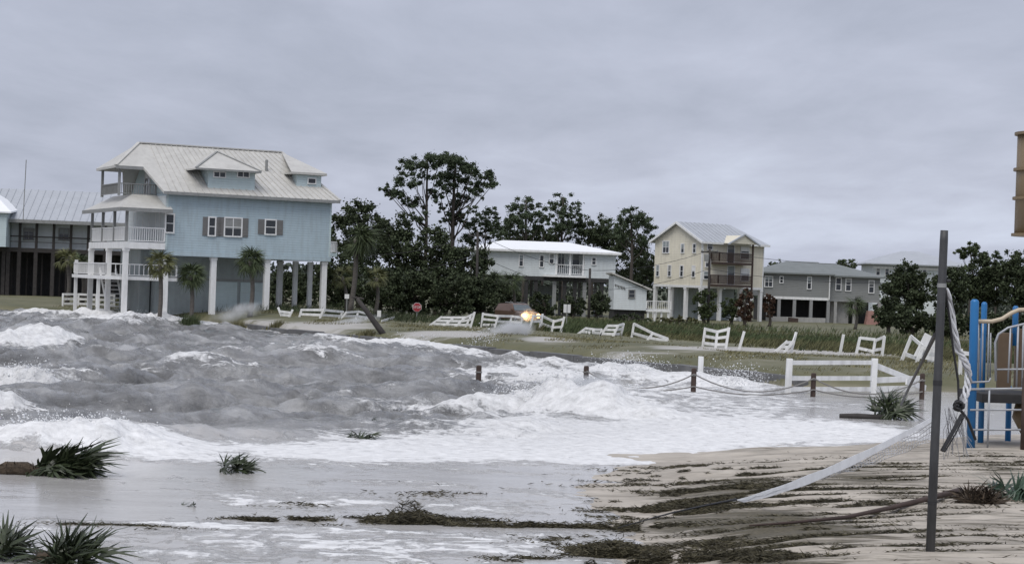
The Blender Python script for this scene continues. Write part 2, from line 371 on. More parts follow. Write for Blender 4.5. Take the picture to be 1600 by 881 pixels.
lk(math_('ADD', noise(mapped((1, 2, 1)), 14, 6, 0.7), math_('MULTIPLY', litter, 0.8)), bp.inputs['Height']); lk(bp.outputs[0], b.inputs['Normal'])
M_ground = m
ground = npmesh('ground', gv, gf, M_ground, smooth=True); tag(ground, 'rippled sand beach and low grassy land behind the seawall', None, kind='structure')
set_attr(ground, 'wrack', wr); set_attr(ground, 'land', sst(-0.6, 0.4, GY - wall_y(GX)))
OVER = [(1180, 551, 200, 4, .6), (980, 549, 110, 2, .4), (500, 508, 130, 6, .5), (700, 522, 90, 4, .6), (1230, 541, 240, 4, .6), (1430, 600, 220, 12, .9), (380, 500, 60, 6, .4), (860, 532, 60, 5, .5)]
set_attr(ground, 'overwash', blobs(GX, GY, OVER, 0.6))
fb = MB().add([(-4500, 415, 0.0), (4500, 415, 0.0), (9000, 7000, 0.0), (-9000, 7000, 0.0)], [(0, 1, 2, 3)]).build('terrain', mat('far_soil', (0.09, 0.1, 0.06), 0.9)); tag(fb, 'flat land running to the horizon', None, kind='structure')
# ---- storm water
WX, WY = grid_xy(760, 640, 9, 128, 0.335, 4.0, 14)
def wshape(t): return 2.2 * np.exp(1.5 * (np.sin(t) - 1)) - 0.85
amp = sst(35.5, 47, WY - 3.0 * sst(-3, 3, WX) - 2.5 * np.maximum(WX - 0.5, 0) + (fbm(WX * .2, WY * .2, 2, 3) - .5) * 6)
amp = amp * (1 - 0.55 * sst(-8, 0, WY - wall_y(WX))) * (1 - .45 * sst(0, 5, WX))
h = np.zeros_like(WX); CX = np.zeros_like(WX); CY = np.zeros_like(WX); wx = WX + 2.5 * (fbm(WX * 0.09, WY * 0.09, 3, 41) - .5) * 2; wy = WY + 3.0 * (fbm(WX * 0.08, WY * 0.08, 3, 42) - .5) * 2
for i, (lam, am, ang) in enumerate([(9.5, .15, -62), (6.8, .12, -45), (5.2, .10, -84), (3.9, .11, -34), (3.1, .10, -74), (2.4, .085, -56), (1.9, .065, -92), (1.5, .05, -40), (1.15, .035, -70)]):
    k = 2 * math.pi / lam; dx, dy = math.cos(R(ang)), math.sin(R(ang))
    grp = 0.35 + 1.9 * vnoise(WX / lam * 0.20 + 7 * i, WY / lam * 0.24, 50 + i) ** 1.3
    th_ = k * (wx * dx + wy * dy) + 1.7 * i + 1.3 * fbm(WX / lam * .35, WY / lam * .35, 2, 60 + i)
    CX += -1.3 * am * grp * np.cos(th_) * dx * amp; CY += -1.3 * am * grp * np.cos(th_) * dy * amp
    h += am * grp * wshape(k * (wx * dx + wy * dy) + 1.7 * i + 1.3 * fbm(WX / lam * .35, WY / lam * .35, 2, 60 + i))
rdg = 1 - np.abs(2 * fbm(WX * .16 - .08 * WY, WY * .46 + .14 * WX, 4, 78, .40) - 1)
h += 0.20 * (rdg ** 2.5 - 0.55)
rdg2 = 1 - np.abs(2 * fbm(WX * .55, WY * 1.05 + .2 * WX, 3, 79, .42) - 1)
h += 0.08 * (rdg2 ** 2.5 - 0.5)
rdg3 = 1 - np.abs(2 * fbm(WX * 1.5, WY * 1.3 + .3 * WX, 3, 81, .5) - 1)
h += 0.12 * (rdg3 ** 2.2 - 0.5) + 0.10 * (fbm(WX * 4.0, WY * 2.4, 3, 82) - .5)
h = h * amp * 0.85
h += (fbm(WX * 1.2, WY * 2.0, 3, 77) - .5) * 0.08 * amp
foam = blobs(WX, WY, [
    # white sheet running up the beach
    (420, 706, 260, 17, .75), (700, 698, 260, 22, .8), (950, 685, 230, 34, .85), (1180, 668, 220, 34, .8), (1330, 672, 130, 16, .6), (1080, 640, 130, 22, .6), (260, 716, 90, 10, .5), (1180, 625, 150, 12, .45),
    # froth between the sea wall and the rope posts
    (1020, 600, 190, 28, .55), (1150, 592, 90, 15, .62), (860, 562, 170, 16, .48), (700, 545, 130, 11, .55), (590, 541, 110, 9, .70), (940, 578, 110, 10, .5), (780, 590, 110, 14, .45), (650, 665, 140, 14, .22), (770, 660, 110, 12, .25),
    # surf line under the houses
    (40, 487, 90, 5, .7), (180, 497, 110, 9, .68), (300, 505, 110, 7, .5), (390, 512, 80, 7, .5), (480, 522, 70, 6, .5), (410, 541, 50, 5, .3), (620, 530, 60, 6, .5), (730, 533, 70, 6, .5),
    # streaks on the wash near the viewer
    (430, 775, 170, 14, .50), (640, 755, 200, 7, .42), (560, 790, 260, 12, .36), (800, 785, 180, 18, .36), (300, 750, 200, 8, .2), (330, 822, 330, 5, .55), (60, 826, 80, 4, .6), (560, 855, 380, 30, .52), (250, 868, 200, 18, .36), (380, 842, 300, 10, .2), (800, 738, 150, 5, .3), (1010, 722, 150, 7, .45), (1120, 712, 120, 5, .40), (860, 850, 120, 24, .5), (900, 770, 90, 10, .22),
    (760, 640, 160, 10, .25), (560, 630, 120, 8, .15), (250, 655, 60, 6, .2)], 0.0)
foam = np.minimum(foam, .60 + .32 * sst(50, 44, WY) * sst(29, 33, WY))
# breakers: (px, py of foot, width px, height px, crest tilt, white)
BRK = [(35, 547, 62, 20, 0.12, 1.0), (30, 607, 80, 36, 0.15, 1.0), (85, 708, 150, 44, 0.1, 1.1), (-60, 640, 90, 30, 0.1, 1.0), (885, 646, 110, 40, -0.12, 1.0), (970, 655, 110, 22, -0.1, .9), (380, 545, 40, 12, 0.0, .6), (590, 549, 90, 18, 0.1, .8), (985, 586, 60, 14, 0.1, .9), (1150, 602, 40, 13, 0.1, .8), (90, 497, 110, 12, 0.1, .8), (230, 505, 80, 12, 0.1, .7), (815, 606, 60, 12, 0.2, .6), (700, 596, 90, 10, .15, 0.0), (440, 600, 110, 12, .2, 0.0), (250, 600, 120, 13, .25, 0.0), (320, 690, 140, 16, .3, 0.0), (560, 640, 130, 12, .2, .1), (170, 570, 90, 10, .2, 0), (700, 640, 90, 12, -.15, .25), (500, 575, 90, 10, .15, 0)]
for i, (px, py, w_, h_, t_, wf) in enumerate(BRK):
    p = atz(px, py, 0.0); s_ = FPX / p.y; a = w_ / s_; hh = 1.0 * h_ / s_
    dx, dy = WX - p.x, WY - p.y - 0.9; dy = dy - t_ * dx * 2.0 - 0.5 * (fbm(WX * .8 + i, WY * .8, 3, 90 + i) - .5) * 2
    wd = np.where(dy < 0, 0.8, 1.9) * (0.7 + 0.6 * (hh > .5))
    g = np.exp(-np.abs(dx / a) ** 2.4) * np.exp(-np.abs(dy / wd) ** 1.7)
    lump = 0.45 + 0.8 * (1 - np.abs(2 * fbm(WX * .9 + 3 * i, WY * .8, 4, 120 + i, .5) - 1)) ** 1.5
    h += g * hh * lump
    if wf:
        foam += wf * np.exp(-np.abs(dx / (a * 1.05)) ** 3) * np.exp(-np.abs((dy + 0.25) / (wd * 0.95)) ** 2.2)
# whitecaps on the sharpest crests
foam += 0.6 * sst(0.20, 0.75, h / np.maximum(amp, .2)) * amp * sst(.35, .65, vnoise(WX * .25, WY * .25, 210))
foam += 0.40 * amp * sst(.48, .74, fbm(WX * .20, WY * .34 + .1 * WX, 4, 220)) * (.35 + .65 * sst(-10, 4, WX + .03 * WY))
foam = np.clip(foam, 0, 0.98)
h += sst(.3, .8, foam) * (0.14 * (fbm(WX * 1.5, WY * 1.6, 5, 200, .55) - .45)) * np.clip(sst(28, 46, WY), .12, 1)
lev = 0.02 * sst(30, 22, WY)
h = np.where(ground_z(WX, WY) > 0.12, np.minimum(h, 0.02), h)
silt = np.clip(1 - sst(33, 42, WY - 1.9 * np.maximum(WX - 1, 0)), 0, 1)
silt = np.maximum(silt, 0.55 * sst(-6, 4, WX - 4) * sst(75, 60, WY))
water = npmesh('water', np.stack([WX + CX, WY + CY, h + lev], -1).reshape(-1, 3), grid_faces(*WX.shape), None or M_ground, smooth=True)
m = bpy.data.materials.new('storm_water'); m.use_nodes = True; nt = m.node_tree; N = nt.nodes; L = nt.links; b = N['Principled BSDF']
fo = attr('foam'); si = attr('silt')
lace = noise(mapped((1.0, 1.0, 1), rot=.25), 1.5, 9, 0.68, 0.6)
lace2 = noise(mapped((1.0, 0.7, 1), (3, 7, 0)), 5.5, 6, 0.65, 0.4)
fsum = math_('ADD', math_('ADD', fo, math_('MULTIPLY', math_('SUBTRACT', lace, 0.5), 1.7)), math_('MULTIPLY', math_('SUBTRACT', lace2, 0.5), 0.75))
web = math_('SUBTRACT', 1.0, smooth(math_('ABSOLUTE', math_('SUBTRACT', noise(mapped((.55, 1.0, 1), (9, 2, 0), .45), 0.9, 7, .62, .8), .5)), 0.0, 0.06))
webm = smooth(noise(mapped((1, 1, 1), (4, 4, 0)), 0.22, 4, .6), .42, .66)
fsum = math_('ADD', fsum, math_('MULTIPLY', math_('MULTIPLY', web, webm), 0.42))
fm = smooth(fsum, 0.36, 0.72)
deep = ramp(noise(mapped((.75, .55, 1), rot=.5), 0.8, 8, .68, .5), [(0.32, (0.085, 0.084, 0.081)), (0.48, (0.20, 0.199, 0.196)), (0.68, (0.42, 0.418, 0.415))])  # aeration streaks whose random tones also paint in wave-face light and dark
film = ramp(noise(mapped((.6, 2.0, 1)), 0.8, 6), [(0.3, (0.43, 0.415, 0.40)), (0.7, (0.55, 0.535, 0.52))])
base = mixc(si, deep, film)
fcol = ramp(noise(mapped((1, 1.4, 1)), 3.5, 7, 0.7), [(0.28, (0.46, 0.455, 0.45)), (0.42, (0.66, 0.66, 0.66)), (0.62, (0.82, 0.82, 0.82))])
lk(mixc(fm, base, fcol), b.inputs['Base Color'])
rn = nd('ShaderNodeMapRange'); lk(fm, rn.inputs[0]); rn.inputs[3].default_value = 0.10; rn.inputs[4].default_value = 0.8; lk(rn.outputs[0], b.inputs['Roughness'])
b.inputs['IOR'].default_value = 1.33
rip1 = math_('ABSOLUTE', math_('SUBTRACT', noise(mapped((1.0, 1.5, 1), rot=-.5), 2.2, 8, 0.66, 0.4), 0.5))
bs = math_('ADD', math_('MULTIPLY', math_('SUBTRACT', 1.0, si), 0.16), 0.008)
hgt = math_('ADD', math_('MULTIPLY', rip1, bs), math_('MULTIPLY', math_('MULTIPLY', fm, math_('ADD', lace2, lace)), 0.045))
bp = nd('ShaderNodeBump'); bp.inputs['Strength'].default_value = 1.0; bp.inputs['Distance'].default_value = 1.0; lk(hgt, bp.inputs['Height']); lk(bp.outputs[0], b.inputs['Normal'])
water.data.materials.clear(); water.data.materials.append(m)
set_attr(water, 'foam', foam); set_attr(water, 'silt', silt)
tag(water, 'grey storm water with white breaking waves and foam washing over the beach', None, kind='structure')
def water_z(x, y):   # nearest grid height
    j = int(np.clip(np.searchsorted(WY[:, 0], y), 0, WY.shape[0] - 1)); i = int(np.argmin(np.abs(WX[j] - x))); return float(h[j, i])
# ---- low dark sea wall along the land edge
xs = np.arange(-16.0, 10.6, 1.9)
sw = thing('seawall', 'low dark wet seawall along the edge of the grass', 'wall', (0, 0, 0)); 
for i in range(len(xs) - 1):
    a = Vector((xs[i], float(wall_y(xs[i])), 0)); c_ = Vector((xs[i + 1], float(wall_y(xs[i + 1])), 0)); d = (c_ - a) * 0.992
    nrm = Vector((-d.y, d.x, 0)).normalized(); top = 0.33 + random.uniform(-.06, .05)
    MB().slab([a + Vector((0, 0, -1)) - nrm * .25, a + d + Vector((0, 0, -1)) - nrm * .25, a + d + Vector((0, 0, top)) - nrm * .25, a + Vector((0, 0, top)) - nrm * .25], nrm * 0.5).build('wall_panel', M_wall, sw, bevel=0.02)
# ---- lawn blades and reeds
def blades(name, X, Y, Z, hmin, hmax, wid, lean, m, label, cat='grass'):
    n = len(X); a = rng.uniform(0, 2 * math.pi, n); hh = rng.uniform(hmin, hmax, n)
    base = np.stack([X, Y, Z - 0.02], -1); side = np.stack([np.cos(a), np.sin(a), np.zeros(n)], -1) * wid
    tip = base + np.stack([rng.normal(lean, .35, n) * hh, rng.normal(0, .3, n) * hh, hh], -1)
    mid = base * .5 + tip * .5 - np.stack([hh * lean * .18, 0 * hh, -hh * .05], -1)
    v = np.stack([base - side, base + side, mid + side * .7, tip, mid - side * .7], 1).reshape(-1, 3)
    i = np.arange(n)[:, None] * 5
    f = np.concatenate([np.concatenate([i, i + 1, i + 2, i + 4], 1), np.concatenate([i + 4, i + 2, i + 3, i + 3], 1)], 0)
    f3 = np.concatenate([np.concatenate([i, i + 1, i + 2], 1), np.concatenate([i, i + 2, i + 4], 1), np.concatenate([i + 4, i + 2, i + 3], 1)], 0)
    o = npmesh(name, v, f3, m); return tag(o, label, cat, kind='stuff')
n = 60000; X = rng.uniform(-32, 30, n); Y = wall_y(X) + 0.3 + rng.gamma(2.0, 7.0, n)
ow = blobs(X, Y, OVER, .6); k = (fbm(X * .3, Y * .3, 3, 15) > 0.42 + 0.5 * ow) & (Y < 150); X, Y = X[k], Y[k]
blades('lawn', X, Y, ground_z(X, Y), .05, .16, .018, .6, M_grass, 'short brown green grass between seawall and broken fence')
FENCE = [(100, 478), (440, 494), (560, 499), (700, 509), (885, 521), (1040, 531), (1138, 541), (1240, 549), (1383, 556), (1470, 564), (1700, 582)]
FPT = [hit(a, b_) for a, b_ in FENCE]; FX = np.array([p.x for p in FPT]); FY = np.array([p.y for p in FPT])
def fence_y(X): return np.interp(X, FX, FY)
n = 60000; X = rng.uniform(-3, 36, n); Y = fence_y(X) + 1.5 + rng.gamma(1.6, 12., n)
k = (fbm(X * .25, Y * .25, 3, 16) > .36) & (Y < 165); X, Y = X[k], Y[k]
kk = fbm(X * .2, Y * .2, 3, 19) > .52
blades('scrub', X[kk], Y[kk], ground_z(X[kk], Y[kk]), .15, .6, .03, .3, M_leafm, 'low dark green scrub among the reeds behind the fence')
X, Y = X[~kk], Y[~kk]
blades('reeds', X, Y, ground_z(X, Y), .15, .5, .026, .5, M_oats, 'tall brown green reeds growing behind the broken fence')
n = 6000; X = rng.uniform(-30, -3, n); Y = fence_y(X) + 3 + rng.gamma(2., 5., n)
blades('undergrowth', X, Y, ground_z(X, Y), .2, .6, .022, .4, M_leafd, 'dark weeds under the trees beside the blue house')
# ================================================================== BUILDINGS
def window(root, x, y, z, w_, h_, rz=0.0, cols=1, rows=2, shutters=0.0, fw=0.09, frame=None):
    """window centred at x, z on the wall at y (its own frame); outward is local -y"""
    frame = frame or M_white; m = MB()
    a, t = w_ / 2, h_ / 2
    m.box(-a - fw, -a, -.07, .02, -t - fw, t + fw); m.box(a, a + fw, -.07, .02, -t - fw, t + fw)
    m.box(-a, a, -.07, .02, t, t + fw); m.box(-a - fw * .3, a + fw * .3, -.10, .02, -t - fw, -t)
    for i in range(1, cols): q = -a + 2 * a * i / cols; m.box(q - .03, q + .03, -.055, .0, -t, t)
    for i in range(1, rows): q = -t + 2 * t * i / rows; m.box(-a, a, -.05, .0, q - .025, q + .025)
    o = m.build('window', frame, root); o.location = (x, y, z); o.rotation_euler = (0, 0, rz)
    MB().box(-a, a, -.03, -.005, -t, t).build('pane', M_glass, o)
    if random.random() < .55 and h_ > .5: q = h_ * random.uniform(.25, .6); MB().box(-a + .01, a - .01, -.038, -.031, t - q, t).build('blind', random.choice((M_greytrim, M_encl, M_white)), o)
    if shutters:
        for s in (-1, 1):
            sh = MB(); x0 = s * (a + fw + .02); x1 = x0 + s * shutters; sh.box(min(x0, x1), max(x0, x1), -.05, .0, -t - .05, t + .05)
            for q in range(6): zz = -t + (q + .5) * h_ / 6; sh.box(min(x0, x1) + .04, max(x0, x1) - .04, -.065, -.05, zz - .05, zz + .05)
            sh.build('shutter', M_shutter, o)
    return o
def fwin(F, root, px, py, wpx, hpx, c=0.0, **k):
    x0, z0 = F.front(px - wpx / 2, py, c); x1, _ = F.front(px + wpx / 2, py, c); _, za = F.front(px, py - hpx / 2, c); _, zb = F.front(px, py + hpx / 2, c)
    return window(root, (x0 + x1) / 2, c, (za + zb) / 2, abs(x1 - x0), abs(za - zb), **k)
def swin(F, root, px, py, wpx, hpx, c=0.0, **k):   # on a plane x = c facing -x
    y0, z0 = F.side(px - wpx / 2, py, c); y1, _ = F.side(px + wpx / 2, py, c); _, za = F.side(px, py - hpx / 2, c); _, zb = F.side(px, py + hpx / 2, c)
    return window(root, c, (y0 + y1) / 2, (za + zb) / 2, abs(y1 - y0), abs(za - zb), rz=-math.pi / 2, **k)
def railing(root, a, b, h_=0.95, step=0.16, m=None, name='railing'):
    a = Vector(a); b = Vector(b); n = max(2, int((b - a).length / step)); mb = MB(); up = Vector((0, 0, 1))
    mb.bar(a + up * h_, b + up * h_, .09, .07); mb.bar(a + up * .1, b + up * .1, .06, .05)
    for i in range(n + 1):
        p = a.lerp(b, i / n); mb.bar(p + up * .1, p + up * h_, .04 if i % n else .1)
    return mb.build(name, m or M_white, root)
def post(root, x, y, z0, z1, w_=0.25, m=None, name='post', capital=True):
    mb = MB().box(x - w_ / 2, x + w_ / 2, y - w_ / 2, y + w_ / 2, z0, z1)
    if capital: mb.box(x - w_ * .62, x + w_ * .62, y - w_ * .62, y + w_ * .62, z1 - .18, z1 - .02); mb.box(x - w_ * .62, x + w_ * .62, y - w_ * .62, y + w_ * .62, z0 + .0, z0 + .3)
    return mb.build(name, m or M_white, root)
def seams(root, quads, m, step=0.42, r=0.025, parent=None):
    """standing seams on roof planes: each plane as eave a->b and the ridge points above; lines run up the slope"""
    mb = MB()
    for a, b, c, d in quads:   # a-b eave, d-c ridge (d over a)
        a, b, c, d = map(Vector, (a, b, c, d)); n = max(2, int((b - a).length / step))
        for i in range(1, n): mb.bar(a.lerp(b, i / n) + Vector((0, 0, .02)), d.lerp(c, i / n) + Vector((0, 0, .02)), r * 1.2, r * 2)
    o = mb.build('roof_seams', m, parent or root); o['kind'] = 'stuff'; return o
TH = Vector((0, 0, -0.16))
def roofslab(root, polys, m, name='roof', th=TH):
    mb = MB()
    for p in polys: mb.slab(p, th)
    return mb.build(name, m, root)
# ---------------------------------------------------------------- the blue house on stilts
F = Frame(255, 485, 117, R(26), 0.0); z0 = gz(F.o.x + 4, F.o.y + 3); F.o.z = z0; F.p = F.Ri @ (Vector((0, 0, CZ)) - F.o)
B = F.root('stilt_house', 'tall light blue house on white stilts with pale metal roof', 'house')
D = 10.0; Lx = F.front(517, 350)[0]; ze = F.front(255, 299)[1]; zb = F.front(255, 391)[1]
rid = 5.0; zr = F.front(300, 229, rid)[1]; rl = F.front(217, 228, rid)[0]; rr_ = F.front(440, 237, rid)[0]
MB().box(0, Lx, 0, D, zb, ze).build('wall', M_blue, B)
MB().box(-.06, Lx + .06, -.06, D + .06, zb - .32, zb - .004).build('floor_beam', M_blue, B)
for x in (-.02, Lx - .1): MB().box(x, x + .12, -.03, -.002, zb, ze - .02).build('corner_board', M_pale, B)
sl = (zr - ze) / (rid + .45); z2 = ze + (2.2 + .45) * sl; fl = F.front(181, 257, 2.2)[0]
E0 = -.45; E1 = D + .45; xl = -.35; xr = Lx + .45
A_ = (rl, rid, zr); B_ = (rr_, rid, zr)
front = [(xl, E0, ze), (xr, E0, ze), B_, A_, (fl, 2.2, z2), (xl - .75, 2.2, z2)]
back = [(xr, E1, ze), (xl, E1, ze), (xl - .75, D - 2.2, z2), (fl, D - 2.2, z2), A_, B_]
rf = roofslab(B, [front, back, [(xr, E0, ze), (xr, E1, ze), B_], [(fl, 2.2, z2), A_, (fl, D - 2.2, z2)]], M_roofw)
seams(B, [((xl, E0, ze), (xr, E0, ze), (xr - (xr - rr_), rid, zr), (xl, rid, zr))], M_roofw, .45, .03, rf)
MB().bar((rl, rid, zr + .03), (rr_, rid, zr + .03), .3, .08).build('ridge_cap', M_roofw, rf)
MB().bar((fl, 2.2, z2 + .02), (rl, rid, zr + .04), .22, .07).build('hip_cap', M_roofw, rf); MB().bar((rr_, rid, zr + .04), (xr, E0, ze + .02), .22, .07).build('hip_cap', M_roofw, rf)
MB().bar((xl, E0 - .03, ze - .1), (xr, E0 - .03, ze - .1), .05, .2).build('fascia', M_greytrim, rf)
MB().bar((fl, 2.17, z2 - .12), (xl - .7, 2.17, z2 - .12), .06, .2).build('fascia', M_greytrim, rf)
MB().slab([(0, .3, ze - .05), (0, D - .3, ze - .05), (0, D - 2.4, z2 - .05), (0, rid, zr - .35), (0, 2.4, z2 - .05)], (.1, 0, 0)).build('gable_wall', M_pale, B)
x_, z_ = F.front(412, 262, 3.2); MB().tube([(x_, 2.6, z_ - .5), (x_, 2.6, z_ + .5)], .1, 8).build('vent_pipe', M_greytrim, rf)
# dormer over the eave
dx0 = F.front(325, 290, .2)[0]; dx1 = F.front(398, 290, .2)[0]; dz0 = F.front(360, 300, .2)[1]; dz1 = F.front(360, 266, .2)[1]
dm = MB().box(dx0, dx1, .2, 4.4, dz0, dz1).build('dormer', M_pale, B)
ex0 = F.front(306, 264, -.3)[0]; ex1 = F.front(408, 266, -.3)[0]; mxp = (ex0 + ex1) / 2 - .1; za = F.front(348, 238, 2.2)[1]
MB().slab([(ex0, -.35, dz1), (ex1, -.35, dz1), (mxp, 2.2, za)], TH * .7).slab([(ex0, -.35, dz1), (mxp, 2.2, za), (mxp, 5, za), (ex0, 4.6, dz1)], TH * .7).slab([(ex1, -.35, dz1), (ex1, 4.6, dz1), (mxp, 5, za), (mxp, 2.2, za)], TH * .7).build('dormer_roof', M_roofw, dm)
mb = MB(); mb.bar((ex0, -.36, dz1 + .02), (mxp, 2.2, za + .02), .15, .06); mb.bar((ex1, -.36, dz1 + .02), (mxp, 2.2, za + .02), .15, .06); mb.bar((ex0, -.38, dz1 - .06), (ex1, -.38, dz1 - .06), .05, .13); mb.build('dormer_trim', M_greytrim, dm)
for px in (343, 380): fwin(F, B, px, 273, 17, 7, .2, cols=2, rows=1, fw=.07)
MB().box(dx0, dx1, .14, .198, dz0 + .0, dz0 + .14).build('dormer_sill', M_greytrim, dm)
# small dormer on the right hip
hx0 = F.front(464, 272, 1.0)[0]; hx1 = F.front(502, 280, 1.0)[0]; hz1 = F.front(484, 274, 1.0)[1]; hz0 = F.front(490, 296, 1.0)[1]
d2 = MB().box(hx0, hx1, 1.0, 8.8, hz0 - .4, hz1).build('dormer', M_pale, B)
MB().slab([(hx0 - .5, .7, hz1 + .02), (hx1 + .3, .7, hz1), (hx1 + .3, 9.1, hz1), (hx0 - .5, 9.1, hz1 + .02)], (0, 0, .09)).slab([(hx0 - .5, .7, hz1 + .1), (hx1 + .3, .7, hz1 + .1), (rr_, rid, zr - .05)], (0, 0, .06)).slab([(hx1 + .3, .7, hz1 + .1), (hx1 + .3, 9.1, hz1 + .1), (rr_, rid, zr - .05)], (0, 0, .06)).build('dormer_roof', M_roofw, d2)
fwin(F, B, 487, 283, 11, 7, 1.0, cols=1, rows=1, fw=.06)
# front windows with shutters
fwin(F, B, 265, 349, 11, 27, 0.0, rows=2, fw=.1)
fwin(F, B, 331, 354, 9, 27, 0.0, rows=2, shutters=.32)
fwin(F, B, 364, 355, 25, 27, 0.0, cols=2, rows=2, shutters=.38)
fwin(F, B, 422.5, 355, 15, 21, 0.0, rows=2, shutters=.42)
# stilts
for px in (333, 417, 506):
    x = F.front(px, 440, .2)[0]; post(B, x, .3, -.6, zb - .33, .36, name='stilt')
for px in (436, 461, 484):
    x = F.front(px, 440, 8.5)[0]; post(B, x, 8.5, -.6, zb - .33, .30, name='stilt')
post(B, .15, .3, -.6, zb - .33, .3, name='stilt'); post(B, Lx - .2, D - .3, -.6, zb - .33, .3, name='stilt')
# enclosure under the house
xe = F.front(416, 440, 3.0)[0]
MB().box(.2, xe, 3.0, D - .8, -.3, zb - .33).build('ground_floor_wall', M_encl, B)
MB().box(.2, xe - .1, 2.94, 2.998, 2.05, 2.2).build('trim_band', M_greytrim, B)
for px in (350, 395): x = F.front(px, 460, 3.)[0]; MB().box(x - .9, x + .9, 2.95, 2.998, 0, 2.0).build('garage_door', M_pale, B)
MB().box(Lx - 3.4, Lx - 2.9, 5, 5.6, -.2, 1.0).build('storage_box', M_tanr, B)
# rear balcony end at right
bxr = F.front(527, 390, 6.5)[0]; MB().box(Lx + .005, bxr, 6.5, 9.4, zb + .1, zb + .35).build('balcony', M_pale, B); railing(B, (bxr - .06, 6.55, zb + .35), (bxr - .06, 9.35, zb + .35), .8); railing(B, (Lx + .05, 6.55, zb + .35), (bxr - .06, 6.55, zb + .35), .8, .1)
# porch wrapping the left end: upper roof, deck, lower deck
px0 = F.front(198, 350, 0.)[0]
zf = F.front(230, 379, 0.)[1]; zt = F.front(200, 325, 0.)[1]; zl2 = F.front(230, 433, 0.)[1]
MB().box(px0 - .15, -.08, -.25, D, zf - .42, zf).build('porch_deck', M_white, B)
MB().box(px0 - 1.2, -.08, .5, D + .2, zl2 - .22, zl2).build('lower_deck', M_white, B)
MB().box(-.079, 1.0, .5, 1.9, zl2 - .22, zl2).build('deck_lip', M_white, B)
q0 = px0 - .55; q1 = .25
pr = roofslab(B, [[(q0, -.6, zt), (q1, -.6, zt), (q1, 1.2, zt + .75), (-.0, 2.4, zt + 1.0), (px0 + .9, 2.4, zt + 1.0)], [(q0, -.6, zt), (px0 + .9, 2.4, zt + 1.0), (px0 + .9, D - 2.2, zt + 1.0), (q0, D + .4, zt)], [(px0 + .9, 2.4, zt + 1.0), (-.02, 2.4, zt + 1.0), (-.02, D - 2.2, zt + 1.0), (px0 + .9, D - 2.2, zt + 1.0)]], M_roofw, 'porch_roof', Vector((0, 0, -.1)))
mb = MB(); mb.bar((q0, -.62, zt - .1), (q1, -.62, zt - .1), .08, .24); mb.bar((q0 - .02, -.6, zt - .1), (q0 - .02, D + .4, zt - .1), .08, .24); mb.build('fascia', M_greytrim, pr)
for ly in (0.0, 3.3, 6.6, 9.8):
    post(B, px0, ly, zf, zt - .15, .17, M_greytrim, 'porch_post', False)
for ly in (0.0, 4.6, 9.8): post(B, px0, ly, -.6, zf - .42, .32, name='stilt')
post(B, px0 - 1.0, 3.0, -.6, zl2 - .22, .2, name='stilt', capital=False); post(B, px0 - 1.0, 9.8, -.6, zl2 + 1.0, .2, name='stilt', capital=False)
for a, b_ in (((px0, 0, zf), (-.1, 0, zf)), ((px0, 0, zf), (px0, 3.3, zf)), ((px0, 3.3, zf), (px0, 6.6, zf)), ((px0, 6.6, zf), (px0, 9.8, zf))): railing(B, a, b_, .95, .14)
for a, b_ in (((px0 - 1.1, .6, zl2), (.95, .6, zl2)), ((px0 - 1.1, .6, zl2), (px0 - 1.1, 9.9, zl2))): railing(B, a, b_, .8, .3)
for ly, px in ((2.6, 188), (7.4, 160)):
    post(B, px0 + .05, ly, zt + .9, z2 - .1, .16, M_greytrim, 'balcony_post', False)
railing(B, (px0 + .05, 2.6, zt + .95), (px0 + .05, 7.4, zt + .95), .75, .16, M_greytrim); railing(B, (px0 + .05, 2.6, zt + .95), (-.1, 2.6, zt + .95), .75, .16, M_greytrim)
# the end wall behind the porch: doors and windows
for ly, w_ in ((2.0, .9), (5.0, 1.6), (8.0, .9)): window(B, -.001, ly, zf + 1.15, w_, 2.0, rz=-math.pi / 2, cols=2 if w_ > 1 else 1, rows=3)
window(B, -.02, rid, zt + 1.9, 1.2, 1.5, rz=-math.pi / 2, cols=2, rows=2)
MB().box(-.06, -.004, .05, D, zf, ze - .25).build('porch_back_wall', M_whites, B)
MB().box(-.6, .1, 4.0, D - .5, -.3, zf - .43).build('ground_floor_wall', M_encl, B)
# stairs at the porch
mb = MB()
for i in range(9): mb.box(px0 + .2 + .0, px0 + 1.3, 5.5 + i * .28, 5.8 + i * .28, 0.05 + i * .28, .11 + i * .28)
mb.bar((px0 + .2, 5.4, 0), (px0 + .2, 8.0, 2.6), .06, .25); mb.bar((px0 + 1.3, 5.4, 0), (px0 + 1.3, 8.0, 2.6), .06, .25); mb.build('stair', M_white, B)
# ---------------------------------------------------------------- long dark-stilted building at the far left
F = Frame(-140, 470, 148, R(6), 0.0); z0 = gz(F.o.x + 6, F.o.y); F.o.z = z0; F.p = F.Ri @ (Vector((0, 0, CZ)) - F.o)
B = F.root('porch_building', 'long grey roofed building with dark porch posts at the left edge', 'building')
x1 = F.front(196, 380)[0]; ze = F.front(60, 344, -1.)[1]; zf = F.front(60, 388)[1]; zr = F.front(60, 297, 5.)[1]
MB().box(0, x1, .7, 10, zf, ze + .1).build('wall', M_whites, B)
MB().box(0, x1, 0, 10, zf - .35, zf).build('deck', M_darkw, B)
rf = roofslab(B, [[(-.6, -1, ze), (x1 + .6, -1, ze), (x1 + .6, 5, zr), (-.6, 5, zr)], [(-.6, 11, ze), (-.6, 5, zr), (x1 + .6, 5, zr), (x1 + .6, 11, ze)]], M_roofg)
seams(B, [((-.6, -1, ze), (x1 + .6, -1, ze), (x1 + .6, 5, zr), (-.6, 5, zr))], M_roofg, .6, .03, rf)
MB().bar((-.6, -1.02, ze - .12), (x1 + .6, -1.02, ze - .12), .08, .28).build('fascia', M_greytrim, rf)
